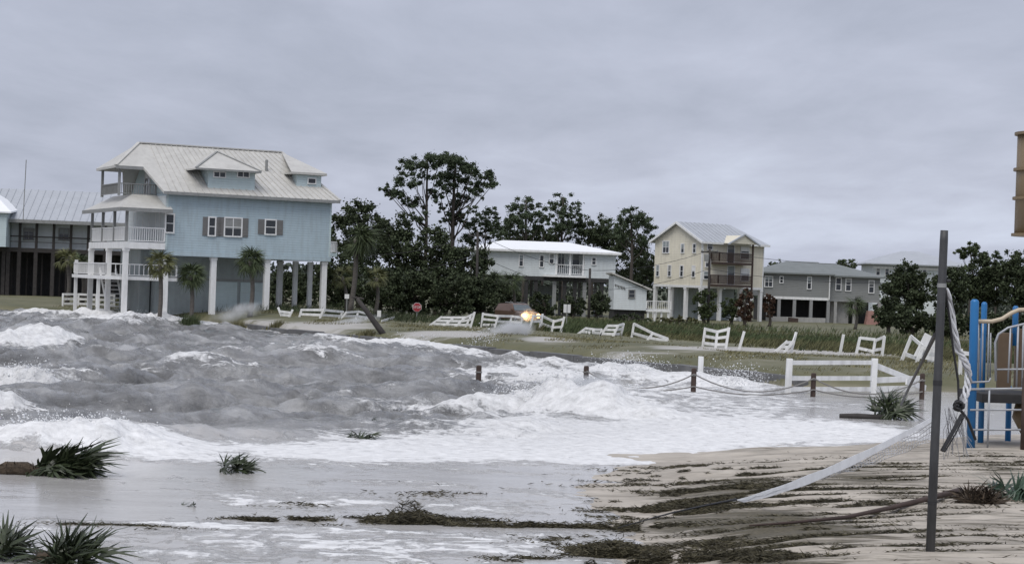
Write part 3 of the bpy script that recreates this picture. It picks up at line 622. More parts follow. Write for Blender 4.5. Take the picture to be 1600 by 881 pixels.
for px in (-60, -20, 7, 14, 31, 57, 84, 111, 138, 165):
    x = F.front(px, 365)[0]; post(B, x, .1, zf, ze - .05, .2, M_darkw, 'porch_post', False); post(B, x, .1, -.4, zf - .35, .3, M_darkw, 'stilt', False)
mb = MB(); mb.bar((0, .05, zf + .95), (x1, .05, zf + .95), .1, .1); mb.bar((0, .05, zf + .5), (x1, .05, zf + .5), .05, .05); mb.build('railing', M_darkw, B)
for px, c in ((45, .7), (100, .7), (155, .7), (-20, .7)): fwin(F, B, px, 366, 14, 16, c, cols=2, frame=M_greytrim)
MB().box(.2, x1 - .2, 4.5, 9.5, -.3, zf - .36).build('underdeck_shade', M_dark, B)  # dark box colour paints the shaded interior below the deck
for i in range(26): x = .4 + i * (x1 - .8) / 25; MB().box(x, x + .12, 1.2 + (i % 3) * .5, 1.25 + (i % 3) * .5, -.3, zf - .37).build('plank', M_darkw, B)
mb = MB(); x = F.front(2, 340, -1.5)[0]; mb.slab([(x - 6, -2.2, ze + .45), (x + .9, -2.2, ze + .45), (x - 1.6, 2.0, ze + 2.4), (x - 4.5, 2.0, ze + 2.4)], (0, 0, .12)); mb.slab([(x + .9, -2.2, ze + .45), (x + .9, 3.5, ze + .9), (x - 1.6, 2.0, ze + 2.4)], (0, 0, .12)); mb.build('porch_gable', M_roofbright, B)
mb = MB().box(x - 3.5, x + .5, -1.9, 2, zf, ze + .6); mb.build('porch_bay', M_pale, B)
p = at(36, 345, 147); MB().tube([F.Ri @ (Vector(p) - F.o), F.Ri @ (Vector(at(41, 250, 147)) - F.o)], .035, 6).build('antenna_mast', M_greytrim, B)
# ---------------------------------------------------------------- white flat-roofed house
F = Frame(733, 485, 180, R(1), 0.0); z0 = gz(F.o.x + 6, F.o.y); F.o.z = z0; F.p = F.Ri @ (Vector((0, 0, CZ)) - F.o)
B = F.root('raised_house', 'white raised house with bright white low roof and recessed balcony', 'house')
x1 = F.front(962, 410)[0]; ze = F.front(850, 391)[1]; zb = F.front(850, 432)[1]; D = 10.
bx0 = F.front(868, 410)[0]; bx1 = F.front(913, 410)[0]
MB().box(0, bx0, 0, D, zb, ze).box(bx1, x1, 0, D, zb, ze).box(bx0, bx1, 1.8, D, zb, ze).box(bx0, bx1, 0, 1.8, zb, zb + .25).build('wall', M_whites, B)
zr = F.front(840, 377, 4.)[1]
r0, r1 = 3.2, x1 - 4.6
roofslab(B, [[(-.5, -.5, ze), (x1 + .5, -.5, ze), (r1, 4.5, zr), (r0, 4.5, zr)], [(-.5, D + .5, ze), (r0, 4.5, zr), (r1, 4.5, zr), (x1 + .5, D + .5, ze)], [(x1 + .5, -.5, ze), (x1 + .5, D + .5, ze), (r1, 4.5, zr)], [(-.5, -.5, ze), (r0, 4.5, zr), (-.5, D + .5, ze)]], M_roofbright)
MB().bar((-.5, -.53, ze - .14), (x1 + .5, -.53, ze - .14), .05, .2).build('fascia', M_white, B)
fwin(F, B, 757, 407, 11, 18, cols=2); fwin(F, B, 814.5, 407, 5, 17); fwin(F, B, 846.5, 408, 5, 17); fwin(F, B, 928, 408, 5, 10)
fwin(F, B, 862, 404, 6, 14); fwin(F, B, 877, 407, 9, 22, 1.8, cols=2, rows=1); fwin(F, B, 900, 408, 10, 22, 1.8, rows=1)
for px in (869.5, 891, 912): x = F.front(px, 410)[0]; post(B, x, .1, zb + .25, ze - .1, .2, M_white, 'balcony_post', False)
railing(B, (bx0, .08, zb + .25), (bx1, .08, zb + .25), 1.0, .2)
MB().box(bx0 - 1.2, bx1 + .2, -.5, -.02, zb + .0, zb + .2).build('balcony_lip', M_white, B)
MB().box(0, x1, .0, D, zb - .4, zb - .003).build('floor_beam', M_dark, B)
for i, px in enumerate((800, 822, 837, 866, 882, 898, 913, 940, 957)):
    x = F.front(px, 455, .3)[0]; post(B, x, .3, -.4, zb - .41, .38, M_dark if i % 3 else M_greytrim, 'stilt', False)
for px in (830, 875, 905, 930): x = F.front(px, 455, 8)[0]; post(B, x, 8, -.4, zb - .41, .3, M_greytrim, 'stilt', False)
x0_, x1_ = F.front(840, 455, 5)[0], F.front(868, 455, 5)[0]; MB().box(x0_, x1_, 5, 8, -.3, zb - .9).build('ground_floor_wall', M_encl, B)
# annex
F = Frame(958, 490, 172, R(3), 0.0); z0 = gz(F.o.x + 2, F.o.y); F.o.z = z0; F.p = F.Ri @ (Vector((0, 0, CZ)) - F.o)
B = F.root('annex', 'small white raised shed with one sloping roof beside the white house', 'shed')
x1 = F.front(1010, 470)[0]; zb = F.front(980, 484)[1]; zl = F.front(962, 431)[1]; zr_ = F.front(1010, 453)[1]
MB().slab([(0, 0, zb), (x1, 0, zb), (x1, 0, zr_), (.2, 0, zl), (0, 0, zl)], (0, 5, 0)).build('wall', M_whites, B)
MB().slab([(-.3, -.35, zl + .2), (x1 + .5, -.35, zr_ - .05), (x1 + .5, 5.3, zr_ - .05), (-.3, 5.3, zl + .2)], (0, 0, .14)).build('roof', M_roofw, B)
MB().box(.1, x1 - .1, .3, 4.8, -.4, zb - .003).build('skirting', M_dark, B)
fwin(F, B, 987, 459, 8, 11, cols=1, frame=M_greytrim)
x, z = F.front(969, 446); mb = MB()
for i in range(7): mb.bar((x - .5 + i * .15, -.05, z + .12 - .04 * i), (x - .42 + i * .15, -.05, z - .12 - .05 * i + .1 * (i % 2)), .09, .05)
mb.build('wall_ornament', M_dark, B)
xd = F.front(1048, 480)[0]; MB().box(x1 + .005, xd, 0, 3.5, zb - .1, zb + .08).build('deck', M_white, B); railing(B, (x1 + .05, .05, zb + .08), (xd, .05, zb + .08), .85, .18)
for i in range(4): post(B, x1 + .2 + i * (xd - x1 - .4) / 3, .2, -.5, zb - .1, .18, M_white, 'post', False)
# ---------------------------------------------------------------- cream three-storey house
F = Frame(1094, 495, 185, R(36), 0.0); z0 = gz(F.o.x + 2, F.o.y); F.o.z = z0; F.p = F.Ri @ (Vector((0, 0, CZ)) - F.o)
B = F.root('stilt_house', 'cream three storey gabled house with dark balconies on stilts', 'house')
x1 = F.front(1193, 400)[0]; Wd = F.side(1023, 400)[0]; ze = F.front(1094, 376)[1]; zb = F.front(1094, 446)[1]
ym = Wd / 2; za = F.side(1056, 348, 0)[1]; xr = F.front(1140, 354, ym)[0]
MB().box(0, x1, 0, Wd, zb, ze).build('wall', M_yellow, B)
MB().slab([(0, 0, ze), (0, Wd, ze), (0, ym, za - .1)], (.15, 0, 0)).build('gable_wall', M_yellow, B)
o_ = .45
rf = roofslab(B, [[(-o_, -o_, ze - .1), (x1 + o_, -o_, ze - .1), (xr, ym, za + .1), (-o_, ym, za + .1)], [(-o_, Wd + o_, ze - .1), (-o_, ym, za + .1), (xr, ym, za + .1), (x1 + o_, Wd + o_, ze - .1)], [(x1 + o_, -o_, ze - .1), (x1 + o_, Wd + o_, ze - .1), (xr, ym, za + .1)]], M_roofg)
seams(B, [((-o_, -o_, ze - .1), (xr, -o_, ze - .1), (xr, ym, za + .1), (-o_, ym, za + .1))], M_roofg, .6, .03, rf)
mb = MB(); mb.bar((-o_ - .02, -o_, ze - .2), (-o_ - .02, ym, za), .08, .22); mb.bar((-o_ - .02, Wd + o_, ze - .2), (-o_ - .02, ym, za), .08, .22); mb.bar((-o_, -o_ - .03, ze - .2), (x1 + o_, -o_ - .03, ze - .2), .06, .2); mb.build('fascia', M_white, rf)
for px, py, ww, hh, c in ((1041, 386, 9, 17, 2), (1067, 388, 4, 13, 1), (1085.5, 388, 4, 13, 1), (1028, 423, 4, 16, 1), (1046.5, 423, 4, 16, 1), (1065.5, 423.5, 4, 16, 1), (1084, 424, 4, 16, 1)): swin(F, B, px, py, ww, hh, 0.0, cols=c)
mb = MB(); mb.box(-.05, .12, -.05, .12, zb, ze - .1); mb.build('corner_board', M_white, B); MB().box(x1 - .1, x1 + .04, -.05, .1, zb, ze - .1).build('corner_board', M_white, B)
MB().box(-.05, x1 + .05, -.05, Wd + .05, zb - .25, zb - .004).build('floor_beam', M_white, B)
for px, py in ((1109, 384), (1106, 411), (1103, 430)): fwin(F, B, px, py, 7, 11)
for py, pa, pb in ((411, 1124, 1176), (446, 1122, 1174)):
    a, zz = F.front(pa, py, -1.3); b_, _ = F.front(pb, py, -1.3)
    bal = MB().box(a, b_, -1.3, -.004, zz - .1, zz + .12).build('balcony', M_brownw, B)
    railing(B, (a, -1.28, zz + .12), (b_, -1.28, zz + .12), .95, .11, M_brownw, 'balcony_railing'); railing(B, (a, -1.28, zz + .12), (a, -.05, zz + .12), .95, .11, M_brownw, 'balcony_railing')
    xx = F.front(1141, py)[0]; window(B, xx, 0, zz + 1.1, .9, 1.9, rows=1); window(B, xx + 2.0, 0, zz + 1.2, 1.1, 1.2)
xp = F.front(1176, 430, -1.28)[0]; post(B, xp, -1.2, -.3, ze - .1, .15, M_brownw, 'balcony_post', False)
pa = F.front(1141, 377, -1.5)[0]; pb = F.front(1184, 379, -1.5)[0]; zp = F.front(1161, 368, -1.5)[1]
gp = MB().slab([(pa, -1.5, ze - .15), (pb, -1.5, ze - .15), ((pa + pb) / 2, -1.5, zp)], (0, 4.0, 0)).build('porch_gable', M_yellow, B)
mb = MB(); mb.bar((pa - .3, -1.55, ze - .25), ((pa + pb) / 2, -1.55, zp + .1), .2, .14); mb.bar((pb + .3, -1.55, ze - .25), ((pa + pb) / 2, -1.55, zp + .1), .2, .14); mb.build('porch_trim', M_roofg, gp)
for py_ in (0.15, Wd * .33, Wd * .66, Wd - .15): post(B, .15, py_, -.5, zb - .26, .34, name='stilt')
for q in (.33, .66, 1.0): post(B, x1 * q - .15, .15, -.5, zb - .26, .34, name='stilt'); post(B, x1 * q - .15, Wd - .2, -.5, zb - .26, .3, name='stilt')
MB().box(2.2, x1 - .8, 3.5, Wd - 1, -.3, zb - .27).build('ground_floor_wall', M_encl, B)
mb = MB(); xs_ = F.front(1145, 480, -1)[0]
for i in range(10): mb.box(xs_ + .25 * i, xs_ + .25 * i + .3, -1.3, -.3, .1 + i * .24, .15 + i * .24)
mb.bar((xs_, -1.3, .2), (xs_ + 2.6, -1.3, 2.6), .06, .22); mb.build('stair', M_white, B)
# ---------------------------------------------------------------- grey house with green-grey hip roof
F = Frame(1193, 500, 196, R(2), 0.0); z0 = gz(F.o.x + 6, F.o.y); F.o.z = z0; F.p = F.Ri @ (Vector((0, 0, CZ)) - F.o)
B = F.root('raised_house', 'grey raised house with green grey hipped roof and white corner trim', 'house')
xm = F.front(1296, 445)[0]; x1 = F.front(1377, 450)[0]; ze = F.front(1290, 428)[1]; zb = F.front(1250, 464)[1]; D = 9.
MB().box(0, xm, 0, D, zb, ze).build('wall', M_grey, B)
MB().box(xm + .005, x1, .6, D, zb - .1, ze - .15).build('wall', M_grey, B)
zr = F.front(1265, 409, 4.5)[1]
roofslab(B, [[(-.5, -.5, ze), (xm + .5, -.5, ze), (xm - .4, 4.5, zr), (3.2, 4.5, zr)], [(-.5, D + .5, ze), (3.2, 4.5, zr), (xm - .4, 4.5, zr), (xm + .5, D + .5, ze)], [(-.5, -.5, ze), (3.2, 4.5, zr), (-.5, D + .5, ze)],
             [(xm - .4, 4.5, zr), (xm + .5, -.5, ze), (xm + .5, D + .5, ze)], [(xm - .3, .1, ze - .12), (x1 + .5, .1, ze - .12), (x1 - 4.2, 4.8, zr - .1), (xm - .3, 4.8, zr - .1)], [(x1 + .5, .1, ze - .12), (x1 + .5, D + .5, ze - .12), (x1 - 4.2, 4.8, zr - .1)]], M_roofgreen)
MB().bar((xm, -.06, zb - .2), (xm, -.06, ze), .16, .12).build('corner_board', M_white, B)
MB().box(-.02, xm, -.05, .25, zb - .28, zb - .004).build('floor_beam', M_white, B); MB().box(xm + .01, x1, .55, .8, zb - .34, zb - .104).build('floor_beam', M_greytrim, B)
fwin(F, B, 1201, 440, 11, 15, cols=2); fwin(F, B, 1221, 437, 4, 9); fwin(F, B, 1264.5, 442, 5, 18)
for px, py in ((1310, 444), (1325.5, 445), (1361.5, 448)): fwin(F, B, px, py, 7, 18, .6)
for px in (1200, 1217, 1241, 1267, 1294): x = F.front(px, 480, .1)[0]; post(B, x, .15, -.4, zb - .29, .34, M_greytrim, 'stilt', False)
for px in (1305, 1335, 1374): x = F.front(px, 480, .7)[0]; post(B, x, .75, -.4, zb - .35, .34, M_conc, 'stilt', False)
MB().box(.3, x1 - .4, 4, D - .5, -.3, zb - .36).build('ground_floor_wall', M_dark, B)  # near-black colour paints the shade behind the stilts
xa, za_ = F.front(1203, 494, -.8); xb, _ = F.front(1290, 497, -.8); MB().box(xa, xb, -.8, -.5, -.5, za_).build('garden_wall', M_conc, B)
xa, _ = F.front(1298, 480, 1.5); MB().box(xa, xa + 2.0, 1.5, 3, -.3, zb - .35).build('entry_wall', M_conc, B)
xa, za_ = F.front(1353, 490, -1.); tag(MB().slab([tuple(F.o + Matrix.Rotation(F.a, 3, 'Z') @ Vector(v)) for v in ((xa, -1, -.3), (xa + 1.7, -1, -.3), (xa + 1.7, -1, za_ + .1), (xa + 1.2, -1, za_ + .35), (xa + .3, -1, za_ + .3))], (0, 1.2, 0)).build('garden_shed', M_pink, None), 'small salmon coloured shed in front of the grey house', 'shed')
xa, za_ = F.front(1233, 497, -3.); tag(MB().slab([tuple(F.o + Matrix.Rotation(F.a, 3, 'Z') @ Vector(v)) for v in ((xa, -3, -.4), (xa + 1., -3, -.4), (xa + 1., -3, za_), (xa + .05, -3, za_ + .08))], (0, 1.0, 0)).build('utility_box', M_brownw, None), 'dark brown box in the reeds below the grey house', 'box')
# ---------------------------------------------------------------- pale hipped house far behind
F = Frame(1362, 490, 262, R(-4), 0.0); z0 = gz(F.o.x + 6, F.o.y); F.o.z = z0; F.p = F.Ri @ (Vector((0, 0, CZ)) - F.o)
B = F.root('hip_roofed_house', 'pale house with wide grey hipped roof behind the dark trees', 'house')
x1 = F.front(1500, 430)[0]; ze = F.front(1420, 413)[1]; D = 14
MB().box(0, x1, 0, D, .0, ze).build('wall', M_whites, B); zr = F.front(1430, 393, 7)[1]
roofslab(B, [[(-1.2, -1.2, ze), (x1 + 1.2, -1.2, ze), (x1 - 5, 7, zr), (5, 7, zr)], [(-1.2, D + 1.2, ze), (5, 7, zr), (x1 - 5, 7, zr), (x1 + 1.2, D + 1.2, ze)], [(-1.2, -1.2, ze), (5, 7, zr), (-1.2, D + 1.2, ze)], [(x1 + 1.2, -1.2, ze), (x1 + 1.2, D + 1.2, ze), (x1 - 5, 7, zr)]], M_roofg)
for px in (1372, 1386, 1400, 1415, 1445, 1485): fwin(F, B, px, 424, 5, 11)
mb = MB(); mb.bar((0, -.1, ze - .6), (x1, -.1, ze - .6), .1, .3); mb.build('frieze', M_white, B)
# ================================================================== TREES AND PALMS
def leafcloud(clumps, n, size, flat=1.0, shell=0.5, up=0.0, thin=.45):
    """clumps: array of x, y, z, r -> leaf quads spread through the clumps"""
    c = np.asarray(clumps, float); wgt = c[:, 3] ** 2; idx = rng.choice(len(c), n, p=wgt / wgt.sum())
    d = rng.normal(size=(n, 3)); d /= np.linalg.norm(d, axis=1)[:, None]; rr = np.abs(rng.normal(0, .62, n))
    p = c[idx, :3] + d * (rr * c[idx, 3])[:, None] * np.array([1, 1, flat])
    a = rng.normal(size=(n, 3)) + d * up; a /= np.linalg.norm(a, axis=1)[:, None]
    b = np.cross(a, rng.normal(size=(n, 3))); b /= np.linalg.norm(b, axis=1)[:, None]
    s = size * rng.uniform(.6, 1.4, n)[:, None]; a = a * s; b = b * s * thin
    v = np.stack([p - a * .5, p + b, p + a * .6, p - b], 1).reshape(-1, 3)
    i = np.arange(n)[:, None] * 4; return v, np.concatenate([i, i + 1, i + 2, i + 3], 1)
def trunk_mesh(base, tips, r0, bend=0.3, m=None, parent=None, main_top=None):
    """trunk to main_top with limbs reaching the given tips"""
    mb = MB(); base = Vector(base); top = Vector(main_top); k = 7; pts = []
    off = [Vector((random.uniform(-1, 1), random.uniform(-1, 1), 0)) * bend for _ in range(3)]
    for i in range(k + 1):
        t = i / k; p = base.lerp(top, t) + off[0] * math.sin(math.pi * t) + off[1] * .4 * math.sin(2 * math.pi * t); pts.append(p)
    mb.tube(pts, [r0 * (1.25 if i == 0 else 1) * (1 - .72 * i / k) for i in range(k + 1)], 8)
    o = mb.build('trunk', m or M_bark, parent, smooth=True)
    for tp in tips:
        tp = Vector(tp); zt = min(max((tp.z - base.z) * .72 / max(top.z - base.z, .1), .25), .95); i = zt * k; a = pts[int(i)].lerp(pts[min(int(i) + 1, k)], i % 1)
        mid = a.lerp(tp, .5) + Vector((0, 0, -.12 * (tp - a).length)) + Vector((random.uniform(-.2, .2), 0, random.uniform(-.1, .2)))
        r = r0 * (1 - .72 * zt) * .5
        MB().tube([a, mid, tp], [r, r * .65, r * .25], 5).build('limb', m or M_bark, o, smooth=True)
    return o
def broad_tree(label, px, base_py, cy, rx, ry, Y, n=5500, m=None, group=None, name='broadleaf_tree', size=.30, ncl=110, zb=None):
    b = at(px, base_py, Y); b.z = gz(b.x, b.y) - .1; c = at(px, cy, Y); s = Y / FPX; rx, ry = rx * s, ry * s; loc = b.copy()
    t = thing(name, label, 'tree', loc, 0, group); cl = []
    for _ in range(ncl):
        while True:
            q = np.array([random.uniform(-1, 1), random.uniform(-1, 1), random.uniform(-1, 1)])
            if .06 < (q ** 2).sum() < 1: break
        q = q * (.9 if random.random() < .8 else 1.08)
        cl.append((c.x + q[0] * rx - loc.x, q[1] * rx * .8, c.z + q[2] * ry - loc.z, random.uniform(.11, .25) * min(rx, ry)))
    cl = [k for k in cl if k[2] > .2]
    v, f = leafcloud(cl, int(n * 2.7), size * .58, .85, .5)
    npmesh('crown', v, f, m or M_leafd, t)
    trunk_mesh((0, 0, 0), [k[:3] for k in cl[:7]], .16 + .02 * rx, .25, None, t, (c.x - loc.x, 0, c.z - loc.z + ry * .3))
    return t
def pine(label, px, base_py, top, clumps, Y, r0=.2, n=240, group=None, size=.34, m=None):
    b = at(px, base_py, Y); b.z = gz(b.x, b.y) - .1; s = Y / FPX
    t = thing('pine_tree', label, 'tree', b, 0, group); cl = []; tips = []
    for cx, cy, r in clumps:
        p = at(cx, cy, Y); q = Vector((p.x - b.x, random.uniform(-1, 1) * (1.2 + abs(cx - px) * s * .3), p.z - b.z)); tips.append(q)
        for _ in range(11):
            cl.append((q.x + random.gauss(0, .55) * r * s, q.y + random.gauss(0, .6) * r * s, q.z + random.gauss(0, .42) * r * s, random.uniform(.24, .52) * r * s))
    v, f = leafcloud(cl, int(n * 4.2) * len(clumps), size * .62, .7, .55, 0, .26); npmesh('crown', v, f, m or M_pine, t)
    tp = at(top[0], top[1], Y); trunk_mesh((0, 0, 0), tips, r0, .3, None, t, (tp.x - b.x, 0, tp.z - b.z)); return t
# tall pines over the dark wood
G_P = 'pine trees rising over the houses'
pine('tall open-crowned pine, left of the two tallest', 655, 492, (668, 252), [(645, 262, 17), (666, 251, 18), (687, 250, 14), (627, 290, 17), (611, 301, 13), (602, 297, 7), (643, 322, 14), (648, 288, 10), (660, 275, 10), (670, 300, 9), (652, 342, 12), (630, 310, 9)], 168, .26, 300, G_P)
pine('tallest full-crowned pine, right of the two tallest', 693, 492, (712, 255), [(705, 253, 18), (718, 256, 16), (737, 270, 18), (760, 278, 15), (770, 290, 9), (708, 275, 18), (690, 282, 14), (729, 290, 16), (750, 300, 13), (688, 305, 12), (715, 312, 15), (736, 328, 10), (700, 325, 12), (722, 340, 12), (745, 285, 12), (700, 345, 10)], 170, .32, 320, G_P)
pine('thin small pine just left of the white roofed house', 752, 492, (760, 330), [(770, 337, 13), (752, 348, 14), (735, 352, 13), (778, 352, 10), (745, 370, 14), (765, 365, 12), (730, 375, 12)], 172, .16, 260, G_P)
pine('broad pine behind the white roofed house, left one', 815, 480, (822, 312), [(822, 318, 14), (836, 322, 10), (808, 330, 14), (798, 345, 14), (832, 338, 14), (845, 345, 8), (785, 355, 12), (815, 352, 16), (778, 365, 12), (838, 358, 12), (800, 366, 14)], 222, .28, 300, G_P, .38)
pine('broad pine behind the white roofed house, right one', 880, 480, (880, 308), [(880, 312, 12), (868, 324, 13), (893, 324, 13), (903, 338, 9), (878, 336, 15), (860, 340, 10), (888, 350, 14), (866, 354, 12), (898, 356, 12), (878, 366, 14)], 224, .28, 300, G_P, .38)
pine('pine with several tops behind the shed and cream house', 985, 485, (985, 332), [(985, 338, 15), (1003, 340, 14), (968, 345, 14), (1016, 352, 10), (996, 358, 18), (975, 362, 16), (1010, 375, 14), (958, 360, 12)], 215, .28, 320, G_P, .38)
pine('small umbrella-shaped pine right of the black post', 1516, 470, (1516, 392), [(1500, 394, 8), (1512, 390, 9), (1524, 391, 9), (1532, 397, 7), (1506, 400, 6)], 215, .22, 420, G_P, .34, M_leafm)
# dark wood beside the blue house
G_W = 'dark trees beside the blue house'
for k, (lab, px, cy, rx, ry, Y, n, mm) in enumerate([
    ('rounded dark tree rising right behind the blue house', 560, 365, 50, 56, 158, 7500, M_leafd),
    ('lower dark tree between the blue house and tall pines', 620, 390, 42, 54, 164, 6000, M_leafd),
    ('dark tree filling under the tall pines', 680, 405, 48, 56, 160, 6500, M_leafd),
    ('dark tree touching the left end of the white roofed house', 735, 425, 36, 46, 158, 5000, M_leafd),
    ('dense dark bush behind the stop sign', 650, 455, 44, 38, 150, 5500, M_leafd),
    ('dense dark bush left of the stop sign', 595, 450, 42, 44, 148, 5000, M_leafd),
    ('dense dark bush right of the stop sign', 706, 458, 42, 36, 149, 5500, M_leafd),
    ('dark bush left of the car', 757, 462, 38, 34, 151, 5000, M_leafd),
    ('dark bush close behind the blue house stilts', 528, 440, 40, 48, 152, 5500, M_leafd),
    ('dark bush seen between the blue house stilts', 455, 455, 48, 38, 158, 4500, M_leafd)]):
    broad_tree(lab, px, 495, cy, rx, ry, Y, n, mm, G_W, 'broadleaf_tree' if cy < 430 else 'shrub')
G_B = 'trees behind the raised houses'
for lab, px, cy, rx, ry, Y, n, mm in [
    ('dark rounded tree behind the right end of the white roof', 925, 362, 34, 28, 226, 4500, M_leafd),
    ('low dark tree behind the left part of the white roof', 800, 376, 34, 20, 228, 3500, M_leafd), ('low dark tree behind the middle of the white roof', 848, 372, 34, 20, 229, 3500, M_leafd), ('dark tree between the white roof end and the many-topped pine', 955, 374, 32, 28, 228, 4000, M_leafd),
    ('dark tree behind the shed', 985, 405, 40, 52, 222, 6000, M_leafd),
    ('dark tree filling between the shed and cream house', 1010, 430, 22, 40, 218, 3500, M_leafd),
    ('tree top peeping over the left of the grey house roof', 1214, 418, 16, 12, 240, 1200, M_leafm),
    ('tree top peeping over the right of the grey house roof', 1322, 415, 18, 11, 240, 1200, M_leafm)]:
    broad_tree(lab, px, 490, cy, rx, ry, Y, n, mm, G_B)
G_R = 'dark trees at the right'
for lab, px, cy, rx, ry, Y, n, mm in [
    ('big dark tree left of the black post', 1418, 455, 40, 44, 150, 6500, M_leafd),
    ('dark tree just right of the black post', 1486, 455, 34, 44, 148, 5000, M_leafd),
    ('dark tree behind the blue playground posts', 1538, 440, 38, 48, 152, 6000, M_leafd),
    ('dark tree at the right edge behind the playground', 1590, 438, 36, 50, 150, 5500, M_leafd),
    ('low dark bush between grey house and black post', 1388, 488, 24, 24, 140, 2500, M_leafd),
    ('low dark thicket at the foot of the big dark tree', 1425, 502, 40, 20, 128, 3500, M_leafd), ('low dark thicket right behind the black post', 1482, 505, 34, 22, 126, 3500, M_leafd), ('low dark thicket behind the blue playground posts', 1545, 508, 42, 24, 126, 4000, M_leafd), ('low dark thicket at the right edge', 1612, 510, 40, 24, 126, 3500, M_leafd)]:
    broad_tree(lab, px, 520, cy, rx, ry, Y, n, mm, G_R)
pine('slim dark pine top above the playground', 1553, 510, (1553, 398), [(1553, 402, 7), (1550, 414, 9), (1560, 420, 9), (1545, 428, 10)], 165, .12, 260, G_R)
pine('slim dark pine top at the right edge', 1588, 510, (1588, 392), [(1588, 396, 6), (1586, 408, 8), (1594, 414, 8), (1580, 422, 10), (1598, 424, 9)], 165, .12, 260, G_R)
G_S = 'shrubs around the raised houses'
for lab, px, cy, rx, ry, Y, n, mm in [
    ('dark shrub under the left end of the white house', 790, 470, 26, 24, 160, 2600, M_leafd), ('dark shrub under the middle of the white house', 848, 475, 24, 20, 160, 2600, M_leafd),
    ('dark shrub under the balcony of the white house', 895, 478, 26, 16, 160, 2200, M_leafd), ('dark shrub left of the white shed', 936, 474, 22, 22, 160, 2400, M_leafd),
    ('grey green shrub under the corner of the cream house', 1102, 474, 22, 26, 165, 2400, M_leafm), ('green shrub before the stairs of the cream house', 1142, 482, 16, 20, 165, 1800, M_leafm),
    ('rust brown shrub under the cream house balconies', 1164, 476, 16, 28, 163, 2000, M_leafr), ('dark shrub between cream and grey houses', 1202, 478, 12, 20, 165, 1300, M_leafr),
    ('low dark hedge in front of the shed', 985, 498, 34, 9, 150, 1500, M_leafd), ('low hedge in front of the cream house', 1060, 503, 40, 9, 146, 1600, M_oats)]:
    broad_tree(lab, px, 500, cy, rx, ry, Y, n, mm, G_S, 'shrub', .24, 60)
# far wood that closes the horizon (one mass)
n = 26000; X = rng.uniform(-140, 150, n); Y = 300 + rng.uniform(0, 30, n); top = 3.2 + 3.4 * fbm(X * .06, X * 0, 4, 70); zc = rng.uniform(0, 1, n) ** .7 * top
v, f = leafcloud(np.stack([X, Y, zc, np.full(n, .5)], -1), n, .75); tag(npmesh('far_wood', v, f, M_leaff), 'low far wood along the horizon behind the houses', 'wood', kind='stuff')
# ---------------------------------------------------------------- palms
def frond_mesh(name, Lr, nleaf, spread, droop, m, wid=.05, pet=.5, mess=0.0):
    """a fan leaf: petiole then blades radiating; grows along +x"""
    mb = MB(); mb.tube([(0, 0, 0), (pet * .5, 0, .04), (pet, 0, 0)], [.018, .014, .012], 4)
    for i in range(nleaf):
        if random.random() < mess * .25: continue
        a = (i / (nleaf - 1) - .5) * spread + random.gauss(0, .16) * mess; dr = droop + abs(random.gauss(0, .32)) * mess; l = (1 - .5 * mess * random.random() ** 2) * Lr * (1 - .25 * abs(i / (nleaf - 1) - .5) * 2) * random.uniform(.85, 1.1); pr = None
        pts = []
        for k in range(4):
            t = k / 3; r = l * t; pts.append(Vector((pet + r * math.cos(a), r * math.sin(a), -dr * l * t * t + .06 * math.cos(a * 2) * t + random.uniform(-.03, .03) * t)))
        sd_ = Vector((-math.sin(a), math.cos(a), .25))
        ws = [.35, 1., .7, .08]
        vs = []
        for p, q in zip(pts, ws): vs += [p - sd_ * wid * q / 2, p + sd_ * wid * q / 2]
        mb.add(vs, [(0, 1, 3, 2), (2, 3, 5, 4), (4, 5, 7, 6)])
    me = bpy.data.meshes.new(name); me.from_pydata(mb.v, [], mb.f); me.materials.append(m); return me
PALMV = {}
def fronds(kind, m, Lr, spread=3.6, droop=.45, wid=.055, pet=.5, nl=15, mess=0.35):
    if kind not in PALMV: PALMV[kind] = [frond_mesh('frond', Lr * random.uniform(.9, 1.1), nl, spread, droop * random.uniform(.7, 1.3), m, wid, pet, mess) for _ in range(4)]
    return PALMV[kind]
def palm(label, px, base_py, crown_px, crown_py, kind, m, Lr=.75, nf=20, Y=None, wind=0.5, r=.15, group='palm trees', top_only=False, scale=1.0, lean=None):
    b = hit(px, base_py, True) if Y is None else at(px, base_py, Y)
    b.z = gz(b.x, b.y) - .05; Y = b.y; c = at(crown_px, crown_py, Y)
    t = thing('palm_tree', label, 'tree', b, 0, group); top = Vector((c.x - b.x, 0, c.z - b.z))
    pts = [Vector((0, 0, 0)).lerp(top, i / 6) + Vector((.18 * math.sin(math.pi * i / 6), 0, 0)) for i in range(7)]
    MB().tube(pts, [r * (1.2 if i == 0 else 1 - .03 * i) for i in range(7)], 10).build('trunk', M_palmbark, t, smooth=True)
    ms = fronds(kind, m, Lr)
    for i in range(nf):
        o = bpy.data.objects.new('frond', ms[i % 4]); COL.objects.link(o); o.parent = t; o.location = top + Vector((0, 0, random.uniform(-.15, .1)))
        az = 2.399 * i + random.uniform(-.3, .3); el = R(75) - R(125) * (i + .5) / nf
        d = Vector((math.cos(az) * math.cos(el) + wind, math.sin(az) * math.cos(el), math.sin(el) - .15 * wind)).normalized()
        o.rotation_euler = Euler((random.uniform(-.7, .7), -math.asin(max(-1, min(1, d.z))), math.atan2(d.y, d.x))); o.scale = (scale,) * 3
    return t
palm('windblown palm in front of the blue house porch', 245, 486, 250, 411, 'mid', M_frondy, .62, 30, Y=113, wind=.25, scale=1.15)
palm('dark palm before the grey ground floor, left of the middle stilt', 294, 486, 299, 430, 'dk', M_frond, .75, 40, Y=113, wind=.1)
palm('palm between the two middle stilts of the blue house', 390, 488, 391, 408, 'dk', M_frond, .75, 40, Y=113, wind=.1)
